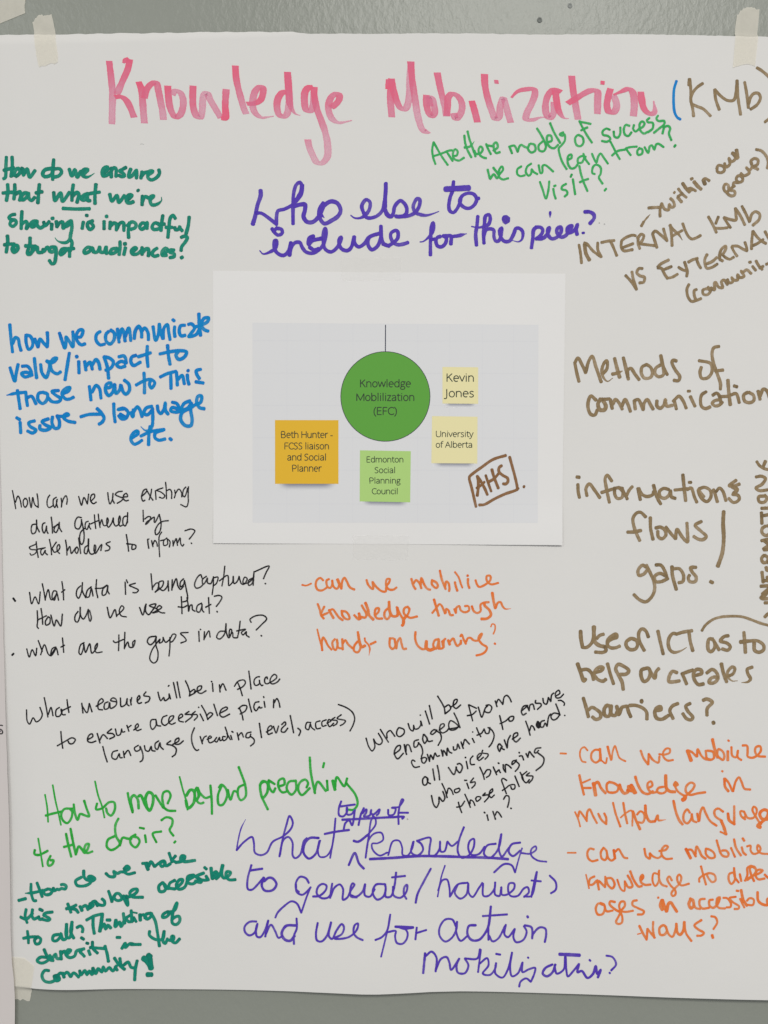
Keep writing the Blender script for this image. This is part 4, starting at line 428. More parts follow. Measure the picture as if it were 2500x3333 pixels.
     '1:5:1599,5334,1570,5392,1551,5468,1540,5535;0::1540,5535,1589,5481,1641,5449,1653,5488,1660,5551,1698,5567,1736,5551,1775,5481,1845,5443,1896,5392,1906,5353,1885,5312,1864,5373,1839,5468,1819,5577;0::1823,5564,1845,5468,1877,5449,1903,5481,1906,5571,1922,5587,1954,5564,1979,5475,1998,5456;0:8:2075,5456,2018,5456,1986,5488,1976,5551,2011,5590,2056,5558,2081,5475;0:6:2085,5472,2069,5519,2081,5577,2120,5577,2152,5539,2174,5443,2184,5328,2171,5456,2149,5587;0:8:2113,5430,2177,5417,2273,5404;0:8:2270,5634,2310,5555,2337,5622,2369,5657;0:8:2302,5475,2331,5481,2395,5436;0:6:2395,5436,2446,5366,2439,5321,2420,5334,2401,5443,2380,5587;0:6:2380,5583,2401,5468,2439,5427,2484,5424,2494,5468,2458,5491,2423,5494,2426,5532,2471,5571,2522,5551;0::2222,5216,2206,5264,2209,5309,2235,5315,2260,5283,2260,5258;0::2257,5258,2260,5302,2286,5302,2311,5273;0::2311,5273,2292,5373,2273,5341,2248,5360,2238,5398;0::2212,5251,2311,5238;0:8:2228,5337,2318,5333,2560,5320;0::2369,5261,2350,5302,2334,5373;0::2359,5296,2385,5270,2385,5289,2369,5315,2407,5309,2417,5273,2414,5296,2433,5302,2471,5270,2465,5296,2452,5309;0::2426,5312,2446,5328;0:8:1631,5666,1708,5655;0:6.8:1637,5631,1612,5724,1615,5788,1641,5791,1679,5756,1717,5711;0:8:1720,5714,1704,5762,1724,5797,1775,5794,1800,5756,1775,5718,1749,5714,1720,5737;0::2011,5749,1992,5718,1954,5708,1928,5743,1928,5788,1947,5807;0::2527,5272,2531,5307,2563,5303,2575,5264,2551,5260,2598,5256;0::2598,5256,2626,5208,2618,5204,2595,5288,2595,5367;0::2598,5292,2658,5292;0:8:2551,5322,2630,5319,2618,5331;0:6:2527,5570,2559,5478,2598,5475,2618,5518,2622,5566,2654,5570,2686,5518,2694,5478;0::2690,5482,2678,5550,2718,5570,2754,5534,2742,5494,2714,5475;0::2714,5475,2801,5455,2797,5518,2797,5570,2829,5570,2861,5526,2865,5478,2869,5542,2893,5542,2913,5478;0::2913,5478,2941,5506,2980,5478;0::3020,5383,2988,5471,2980,5542,3004,5582,3052,5566,3084,5510,3084,5459,3060,5471,3048,5518,3068,5562,3116,5558,3155,5510;0::3227,5490,3171,5502,3151,5558,3187,5582,3227,5550,3251,5502,3263,5427,3247,5526,3267,5574,3299,5534,3330,5494;0:7:3386,5482,3330,5494,3311,5542,3338,5570,3386,5534;0:5:3398,5518,3378,5582,3353,5677;0::3353,5677,3330,5630,3283,5622,3215,5677;0:6:3394,5550,3450,5554,3490,5526,3486,5506,3458,5526,3458,5566,3498,5598,3557,5607;0:9:2408,5594,2559,5586,2718,5574,2877,5574,3036,5578,3195,5582,3307,5590;0::2288,5829,2320,5837,2360,5805,2377,5757;0::2377,5757,2376,5829,2408,5837,2439,5789;0:7:2507,5757,2447,5761,2427,5813,2455,5856,2495,5837,2511,5789,2507,5757;0::2511,5789,2511,5837,2543,5837,2567,5773,2579,5681;0::2559,5773,2563,5829,2606,5844,2646,5805,2650,5761,2634,5773,2630,5821,2646,5852;0::2551,5713,2638,5703;0:7:2805,5654,2758,5741,2718,5821,2706,5876;0:5:2897,5634,2873,5709,2849,5837;0::2853,5797,2877,5733,2909,5725,2925,5773,2929,5837;0:7:2933,5829,2980,5757,3044,5745;0::2980,5757,2961,5813,2996,5848,3036,5821,3048,5749,3052,5813,3076,5837,3116,5781,3140,5745;0::3144,5749,3147,5829,3179,5829,3219,5781,3223,5741;0::3223,5741,3223,5821,3251,5829,3263,5773,3267,5821,3299,5821,3346,5781,3346,5749,3315,5749,3307,5789,3323,5829,3370,5829,3410,5781,3434,5773,3442,5805,3410,5837;0::3410,5833,3458,5829,3482,5749,3494,5673,3474,5757,3458,5837;0::3458,5729,3521,5735;0::3577,5697,3617,5741,3617,5789,3585,5813;0:7:1926,5759,1933,5808,1967,5825,2002,5801,2023,5776;0:6:2020,5780,1995,5843,1962,5941;0::1962,5941,1933,5881,1898,5867,1849,5899,1807,5941,1793,5972;0:7:2037,5836,2079,5832,2121,5794,2125,5766,2100,5755,2072,5773,2062,5815,2093,5846,2135,5843,2163,5808;0::2163,5752,2156,5794,2149,5846;0::2153,5836,2177,5780,2212,5759,2233,5787,2233,5857,2261,5843,2282,5801,2307,5759,2296,5752,2282,5780,2286,5836,2324,5843;0:7:1670,5997,1625,6000,1593,6032,1597,6067,1625,6087,1660,6067,1677,6011,1667,6046,1674,6094,1695,6098,1723,6060,1747,5990;0::1747,5990,1728,6094;0::1730,6081,1765,6018,1793,6060,1814,6101,1842,6087;0:9:1926,6021,1863,6025,1835,6074,1856,6112,1891,6119,1919,6087;0::1931,5976,1933,6039,1915,6087,1915,6140;0:7:2069,6004,2058,6074,2065,6115,2093,6122,2128,6087,2156,6000;0::2156,6000,2142,6087,2163,6105,2191,6053,2226,6011,2240,6032,2226,6074,2177,6101,2205,6105,2275,6091,2324,6046,2331,6007,2310,6018,2303,6067,2324,6094,2363,6112;0:7:2443,6112,2485,6094,2520,6053,2541,5951;0:6:2541,5951,2520,6060,2481,6217;0::2520,6063,2576,6056,2572,6087,2583,6129,2618,6136,2646,6108,2653,6067,2632,6035;0:9:2597,6028,2625,6039,2680,6035;0:9:2573,6028,2690,6033;0:7:2713,6033,2704,6109;0::2708,6069,2776,6049;0::2966,6024,2944,5983,2898,5983,2862,6033,2862,6087,2898,6123,2944,6096,2971,6042,2975,5996;0::2971,6005,2971,6069,2998,6119,3043,6087;0:8:3097,6019,3052,6024,3043,6078,3070,6114,3115,6114,3152,6078,3179,6024,3195,5897;0::3195,5897,3179,6033,3179,6114;0::3183,6087,3206,6123,3242,6105,3287,6024;0::3142,5960,3301,5949;0::3292,6015,3283,6078,3305,6096,3350,6042;0::3350,6042,3341,6096,3359,6128,3405,6114,3427,6060,3409,6024;0:7:3414,6019,3459,6033,3463,6105,3468,6078,3513,6033,3549,6042,3554,6078,3545,6128;0:8:3432,5960,3436,5969;0:8:2767,6195,2754,6322;0::2772,6213,2808,6186,2840,6222,2835,6313;0::2835,6304,2871,6232,2907,6222,2925,6259,2935,6304,2989,6232;0::2989,6232,2971,6277,2980,6322,3025,6326,3048,6277,3025,6232;0::3025,6232,3106,6232,3124,6173;0::3129,6177,3111,6322;0::3120,6268,3170,6232,3179,6277,3142,6331,3188,6340,3224,6295,3228,6263;0::3224,6277,3224,6331,3269,6358,3305,6304,3332,6195;0::3332,6195,3319,6295,3332,6349,3369,6331,3400,6259;0::3400,6259,3400,6322,3441,6304,3482,6295,3477,6331,3454,6385;0::3454,6385,3423,6363,3387,6385,3378,6417;0::3228,6204,3256,6209;0::3434,6227,3439,6230;0:8:3595,6272,3549,6295,3531,6331,3558,6349,3595,6322,3613,6272;0::3608,6277,3622,6331,3667,6304,3676,6222;0::3680,6222,3685,6313,3694,6349,3730,6313,3766,6268;0:11:3640,6206,3771,6212;0:8:3766,6268,3757,6322,3784,6313,3821,6358,3857,6331,3875,6281,3884,6331,3907,6304,3888,6354;0::3834,6241,3841,6248;0::3943,6213,3983,6222,4006,6268,3974,6308;0::3963,6322,3967,6326'),
    ('handwritten_question', 'teal', 10.5, 'teal question in the bottom left corner',
     '0::119,5864,171,5847;0::207,5749,208,5806,227,5857,243,5855;0::248,5740,265,5782,283,5829;1::166,5813,218,5806,288,5787;0::321,5777,293,5792,302,5813,335,5810,349,5787,326,5777;0::356,5770,363,5789,382,5777,392,5782,410,5773,434,5777,439,5756,420,5747,406,5749;0::551,5660,554,5702,570,5721;0::537,5702,500,5726,509,5754,556,5759,594,5740,598,5712,580,5702,598,5697,622,5716,603,5730,575,5721;0::692,5681,716,5702,749,5702,744,5674,742,5669,768,5683,786,5674,805,5674;0:12:815,5669,843,5650,829,5636,810,5655;0::805,5669,833,5688,880,5679;0::173,5916,166,5961,180,6003;0::133,5970,171,5980,203,5956,218,5937;0::218,5914,213,5951,227,5975,250,5965;0::260,5956,265,5975,288,5970;0::265,5909,286,5918;0::352,5925,307,5933,293,5947,312,5956,335,5970,326,5980,288,5975;0::450,5871,471,5928;0::441,5904,476,5895,504,5881;0::471,5904,500,5909,518,5930;0::528,5890,542,5918;0::537,5900,565,5886,580,5914;0:12:589,5876,612,5886,584,5904,598,5876,622,5862,641,5890;0::627,5867,655,5886,683,5886,683,5862,667,5846;0::709,5796,721,5829,732,5867;0::735,5853,758,5815,777,5815,796,5848,772,5860,749,5848,744,5829;0:12:805,5829,815,5857,833,5890,824,5829;0::182,6057,189,6107,189,6135;0::152,6107,213,6092,250,6090;0::255,6088,232,6111,241,6135,265,6130,274,6102,255,6088;0:11:392,6069,359,6078,354,6107,377,6111,406,6078,406,6064,420,6102,439,6097,443,6003;0::443,6003,443,6083,462,6092,476,6041,478,5989;0::478,5989,471,6055,490,6095;0::509,6027,533,6017,547,6036,544,6057;0::537,6092,554,6104;0::570,5980,617,5956,664,5944;0::612,5965,612,6017,620,6069;0:12:671,5942,664,5998,655,6055;0::659,6041,683,6008,692,6041,707,6017,725,6036;0::699,5983,721,5984;0:11:758,5984,754,6027,782,5998,791,6027,810,5994;0::297,6168,312,6201,335,6233,359,6238;0::316,6219,274,6219,250,6243,279,6257,321,6238,335,6205,349,6224,373,6196,382,6224,406,6224;0::406,6177,410,6229;0::410,6196,429,6177,443,6196,471,6172,453,6168,439,6196,462,6219,495,6210,509,6177,556,6165;0::542,6172,528,6182,547,6201,558,6215;0::584,6177,594,6205;0::570,6128,582,6132;0::608,6121,612,6163,641,6196;0::594,6158,688,6168;0::688,6151,702,6201,711,6252;0::763,6097,786,6098;0::796,6170,819,6135,819,6163,848,6139,880,6144;0::330,6304,302,6304,283,6337,297,6370,335,6379,373,6365;0:13:363,6342,387,6337,396,6360,373,6365,368,6346;0::387,6332,406,6318,424,6327;0::420,6318,429,6346;0::429,6327,448,6313,471,6342;0::471,6342,490,6318,523,6346;0::528,6304,537,6332,561,6304,575,6332,589,6309,608,6332,612,6290;0::612,6290,631,6327,645,6295,669,6318,678,6285,692,6313,716,6290,739,6313,763,6280;0::754,6285,768,6309;0::749,6229,777,6271,815,6304;0::784,6231,791,6276;0::809,6276,838,6257,856,6290,875,6295;0::896,6248,885,6299,880,6375;0::927,5620,960,5618;0:12:950,5622,965,5660;0::969,5641,983,5608,1007,5641;0::1007,5641,1030,5622,1068,5603,1077,5622,1054,5641,1044,5622,1063,5608,1082,5636,1110,5622;0::1101,5552,1115,5594,1120,5613;0::1143,5571,1124,5599,1148,5613;0:11:1143,5615,1190,5603,1204,5575,1186,5571,1176,5594,1195,5608,1270,5601;0::1059,5744,1035,5768,1040,5801,1068,5801,1082,5773,1059,5744;0::1063,5744,1082,5782,1106,5782;0::1139,5730,1106,5749,1101,5777,1139,5787;0::1139,5787,1186,5744,1190,5726,1171,5726,1148,5759,1162,5787,1200,5777,1223,5726;0::1223,5730,1265,5702,1261,5697,1223,5707,1223,5744,1251,5754,1284,5735,1298,5716;0::1327,5683,1275,5707,1312,5730,1308,5744,1270,5735;0::1289,5721,1331,5730,1359,5726;0::1341,5702,1355,5726;0::1331,5646,1345,5658;0:11:1374,5650,1378,5688,1383,5721;0::1383,5721,1416,5688,1407,5674,1378,5697;0::1407,5721,1430,5697,1449,5632;0::1451,5632,1444,5693,1458,5716,1496,5693,1501,5679,1477,5674,1472,5702,1491,5726,1533,5726;0::824,5839,861,5829,894,5801,894,5787,871,5787,847,5810,861,5834,932,5839;0::856,5923,861,5998;0::805,5942,814,6008;0::847,5956,824,5975,842,5998,871,5989;0::871,5970,889,5998;0:6:866,5936,894,5942;0:12:913,5951,915,5989;0::915,5961,936,5951,946,5975;0::983,5942,950,5951,955,5980,979,5970,988,5942;0::988,5947,1012,5994,1026,6064,1040,6156;0::1092,5933,1063,5951,1059,5970,1087,5965,1106,5937,1092,5933;0::1101,5937,1139,5923,1153,5876,1139,5900,1124,5951,1124,6008,1148,6017,1171,5994,1167,5965,1148,5965,1124,5980;0::976,6059,974,6083,1002,6107,1035,6116,1063,6107,1070,6059;0::1070,6059,1063,6097,1063,6125,1077,6139,1092,6107;0::1087,6116,1129,6116,1131,6092,1120,6092,1120,6121,1143,6135,1171,6109;0::856,6144,889,6144,918,6144;0:22:974,6219,972,6243;0:20:936,6233,960,6248,981,6280,986,6299;0:16:969,6210,979,6233,986,6299;0:16:962,6339,990,6339'),
    ('handwritten_note', 'brown', 11.0, 'brown two-line note right of the printed page',
     '0::3744,2368,3755,2423,3770,2484;0::3742,2363,3763,2330,3789,2372,3814,2427;0::3814,2423,3835,2347,3856,2319,3881,2389,3915,2486;2::3928,2431,3953,2397,3951,2347,3936,2359,3919,2410,3932,2461,3957,2482,3989,2461;0:12:4002,2332,4016,2389,4035,2456;2::3987,2435,4016,2429,4054,2414;0:12:4059,2328,4076,2397,4092,2469;0::4088,2456,4088,2410,4107,2397,4135,2435,4162,2471;0::4211,2372,4181,2389,4177,2431,4198,2461,4236,2456,4249,2427,4236,2389,4211,2372;0::4299,2376,4270,2397,4265,2431,4291,2452,4320,2439,4320,2397,4303,2313;0::4303,2313,4312,2368,4346,2439;0::3881,2604,3848,2577,3831,2612,3831,2663,3848,2697,3873,2701,3890,2667;0:13:3911,2596,3894,2629,3907,2667,3936,2667,3945,2642,3919,2596;0::3924,2600,3970,2596;0::3974,2600,3987,2659;0::3991,2629,4008,2600,4033,2625,4052,2663;0::4050,2642,4071,2600,4088,2629,4105,2678;0::4130,2608,4137,2663;0::4130,2608,4156,2600,4173,2629,4189,2667;0::4189,2663,4194,2625,4215,2600,4236,2634,4253,2663;0::4278,2608,4278,2642,4299,2657,4324,2634,4333,2600,4341,2642,4379,2638;0::4405,2349,4384,2344,4376,2359,4397,2406,4427,2452,4418,2477,4389,2475;0::4568,2389,4559,2423,4570,2461,4604,2461,4633,2431,4638,2389,4625,2363,4553,2347;0::4684,2254,4650,2262,4638,2296,4646,2359,4671,2431,4692,2494,4692,2534;0::4659,2414,4709,2408;0::4391,2608,4405,2663;0::4384,2612,4422,2579,4448,2608,4469,2657;0::4496,2581,4526,2644;0:9:4479,2546,4494,2545;0::4600,2549,4570,2570,4562,2612,4570,2646,4595,2659,4625,2648;0::4642,2572,4667,2558,4684,2574,4697,2629;0::4692,2600,4654,2608,4638,2625,4659,2642,4688,2634,4705,2617;0:12:4741,2473,4747,2558,4756,2634;0::4692,2581,4743,2579;0::4760,2570,4794,2562,4815,2621;0::4781,2511,4800,2517;0::4870,2553,4844,2570,4849,2608,4878,2621,4908,2608,4908,2574,4878,2553;0::4937,2545,4950,2600;0::4950,2579,4971,2532,4992,2541,5013,2591'),
    ('handwritten_note', 'brown', 11.0, 'brown three-line note at the right edge',
     '0::3763,3152,3765,3199,3773,3240;0::3755,3105,3773,3107;0::3822,3228,3816,3179,3837,3150,3872,3191,3906,3240;0::3984,3132,3954,3093,3941,3113,3950,3183,3968,3271;0::3917,3206,3966,3191,4023,3175,4056,3179;0::4003,3175,4003,3216,4019,3244,4048,3240,4056,3203,4027,3171;0::4048,3175,4068,3216,4085,3249;0::4081,3224,4097,3191,4118,3167;0::4154,3179,4169,3253;0::4159,3179,4179,3216,4212,3232,4249,3220,4257,3199;0::4255,3158,4277,3236,4302,3281;0::4355,3187,4323,3179,4294,3199,4298,3232,4327,3244,4355,3224,4364,3199;0::4204,3365,4171,3335,4146,3339,4122,3372,4126,3421,4146,3478,4165,3519;0::4085,3464,4130,3462,4173,3453;0::4234,3369,4236,3441,4251,3511;0::4269,3437,4298,3431,4327,3449,4335,3482,4310,3507,4286,3494,4282,3458;0::4204,3691,4183,3679,4154,3712,4159,3745,4191,3736,4220,3699;0::4208,3679,4236,3736,4257,3785,4261,3835,4245,3880,4204,3917,4163,3904,4126,3870;0::4269,3677,4302,3679,4327,3716,4343,3765;0::4335,3749,4294,3732,4261,3753,4269,3785,4306,3785,4347,3765;0::4397,3244,4372,3234,4364,3193;0:11:4446,3090,4454,3172,4464,3260;0::4392,3190,4475,3182;0::4475,3187,4500,3177,4521,3234,4537,3270;0::4485,3140,4500,3140;0::4552,3182,4588,3172,4624,3193,4629,3234,4604,3265,4573,3249,4552,3213,4547,3187,4557,3203,4583,3234;0::4645,3187,4655,3213,4671,3267;0::4660,3203,4686,3177,4707,3198,4727,3260;0::4794,3126,4748,3162,4784,3162,4815,3151;0:14:4769,3167,4799,3187,4779,3213;0::4769,3218,4805,3224,4815,3244,4799,3265,4774,3270,4745,3244;0::4335,3430,4366,3471,4397,3507;0::4397,3507,4408,3445,4439,3492,4475,3528,4475,3466,4472,3404;0::4567,3394,4526,3419,4562,3456,4598,3492,4578,3512,4547,3510,4516,3492;0:13:4712,3329,4708,3404,4712,3507,4702,3600,4673,3685;0:12:4374,3688,4377,3744,4402,3837;0::4377,3703,4423,3703,4449,3744,4444,3785,4418,3793;0::4531,3693,4495,3695,4506,3724,4531,3755,4526,3785,4490,3785,4480,3760,4488,3744;0::4624,3785,4640,3793'),
    ('handwritten_note', 'brown', 11.0, 'brown note running up the right edge',
     '0:10:4928,3004,4949,3033,4985,3053,5031,3059;0::4985,3002,4972,3033;0::4923,3105,4959,3100,4985,3115,4964,3151,4923,3177,4944,3193,5011,3187;0::4975,3229,4941,3234,4944,3265,4975,3270,4995,3244,4980,3224;0::4959,3309,5052,3306;0::4959,3337,4962,3409;0::4964,3358,5052,3342;0::4985,3425,4964,3440,4964,3471,4990,3486,5016,3471,5031,3435,4995,3422;0::4959,3520,5016,3507,5052,3502;0::4970,3574,5011,3548;0::4975,3579,5042,3574;0::4980,3523,5011,3548;0::4975,3615,4959,3636,4970,3662,4995,3657,5001,3631,4980,3615;0::4990,3693,4995,3713,5042,3703;0::5001,3662,5052,3657;0::4962,3724,4970,3791;0::4970,3780,5052,3775;0::4995,3755,5006,3785;0::4954,3816,5042,3811;0:16:4959,3894,5001,3847;0::4964,3899,5052,3894;0::4964,3868,5006,3832;0::4980,3925,5057,3922;0::4980,4017,5001,3997,5042,3981'),
    ('handwritten_question', 'brown', 11.5, 'brown question under an arc, lower right',
     '0:13:3779,4107,3781,4152,3792,4214;0:11:3792,4214,3818,4214,3851,4185,3866,4136;0:14:3866,4080,3866,4136,3872,4177,3900,4201,3937,4210;0::3929,4128,3904,4136,3884,4156;0::3937,4210,3945,4234,3925,4246,3874,4244;0::3954,4210,3954,4169,3982,4140,4011,4128,4015,4148,3991,4156,3962,4173,3954,4197,3974,4216,4007,4216,4034,4205;0::4134,4164,4109,4156,4077,4177,4077,4205,4101,4228,4138,4222,4150,4193,4138,4164,4109,4156,4085,4169;0::4220,4146,4204,4107,4181,4093,4159,4115,4159,4164,4175,4201,4193,4234;0::4282,4107,4298,4181,4316,4257;0:13:3759,4320,3781,4382,3800,4431,3810,4419;0::3781,4361,3822,4357,3851,4382,3863,4423;0::3868,4378,3913,4365,3925,4345,3904,4341,3872,4369,3868,4394,3892,4423,3925,4433,3943,4421;0::3954,4320,3974,4394,3993,4451;0:12:4056,4488,4048,4439,4023,4390,4007,4353,4023,4324,4060,4337,4093,4365,4077,4386,4036,4390;0::4208,4349,4175,4361,4175,4410,4191,4435,4216,4423,4232,4382,4220,4349,4187,4353;0::4224,4353,4261,4414,4269,4373,4288,4351;0::3796,4542,3814,4603,3829,4665;0::3831,4619,3851,4603,3884,4619,3909,4644,3904,4673,3876,4681,3855,4665;0::3954,4587,3933,4611,3937,4656,3962,4660,3974,4619,3962,4591,3941,4595;0::3978,4591,3978,4648,4003,4656,4015,4636;0:12:4013,4595,4027,4652;0::4032,4644,4048,4603,4081,4595;0::4081,4595,4089,4628,4105,4665;0::4097,4591,4138,4591,4187,4611,4208,4636,4210,4681;0:15:4173,4564,4177,4564;0:12:4265,4624,4302,4619,4298,4599,4273,4607,4261,4636,4273,4673,4306,4681,4351,4656;0::4413,4578,4376,4595,4359,4624,4380,4677;2::4406,4128,4381,4123,4357,4148,4349,4189,4361,4230,4386,4246,4435,4234,4468,4214;0::4402,4128,4443,4115,4504,4105;0::4484,4111,4492,4173,4509,4236;0::4640,4160,4615,4160,4607,4193,4611,4230,4627,4242,4652,4214,4648,4173,4623,4156;0::4648,4177,4681,4230;0::4742,4138,4713,4144,4689,4173,4730,4185,4754,4210,4738,4232,4701,4224;0::4843,4115,4849,4185,4853,4248;0:13:4820,4179,4873,4173;0::4873,4173,4935,4173,4972,4201,4972,4230,4943,4246,4914,4234,4910,4185;0:9:4568,4105,4591,4070,4640,4033,4689,4017,4771,4011,4832,4015,4894,4035,4955,4058,5017,4074;0::4406,4378,4377,4369,4357,4398,4353,4435,4386,4437,4422,4431;0::4439,4382,4468,4451;0::4447,4382,4484,4369,4509,4361;0::4517,4398,4566,4382,4562,4361,4533,4357,4513,4386,4521,4427,4545,4455,4578,4451;0::4599,4380,4636,4357,4664,4378,4673,4414,4648,4443,4615,4443,4623,4419,4648,4406,4668,4410;0:12:4695,4320,4709,4382,4730,4439;2:10:4734,4402,4771,4386,4783,4349,4767,4341,4738,4369,4734,4398,4763,4431,4800,4431;2::4898,4343,4865,4357,4869,4386,4886,4419,4869,4439,4828,4443;0::4492,4578,4463,4595,4476,4628,4509,4669,4496,4685,4468,4677,4443,4644;0:12:4576,4558,4599,4550,4636,4570,4603,4611,4601,4656;0:14:4640,4705,4646,4703'),
    ('handwritten_question', 'orange', 7.5, 'two orange questions at the lower right',
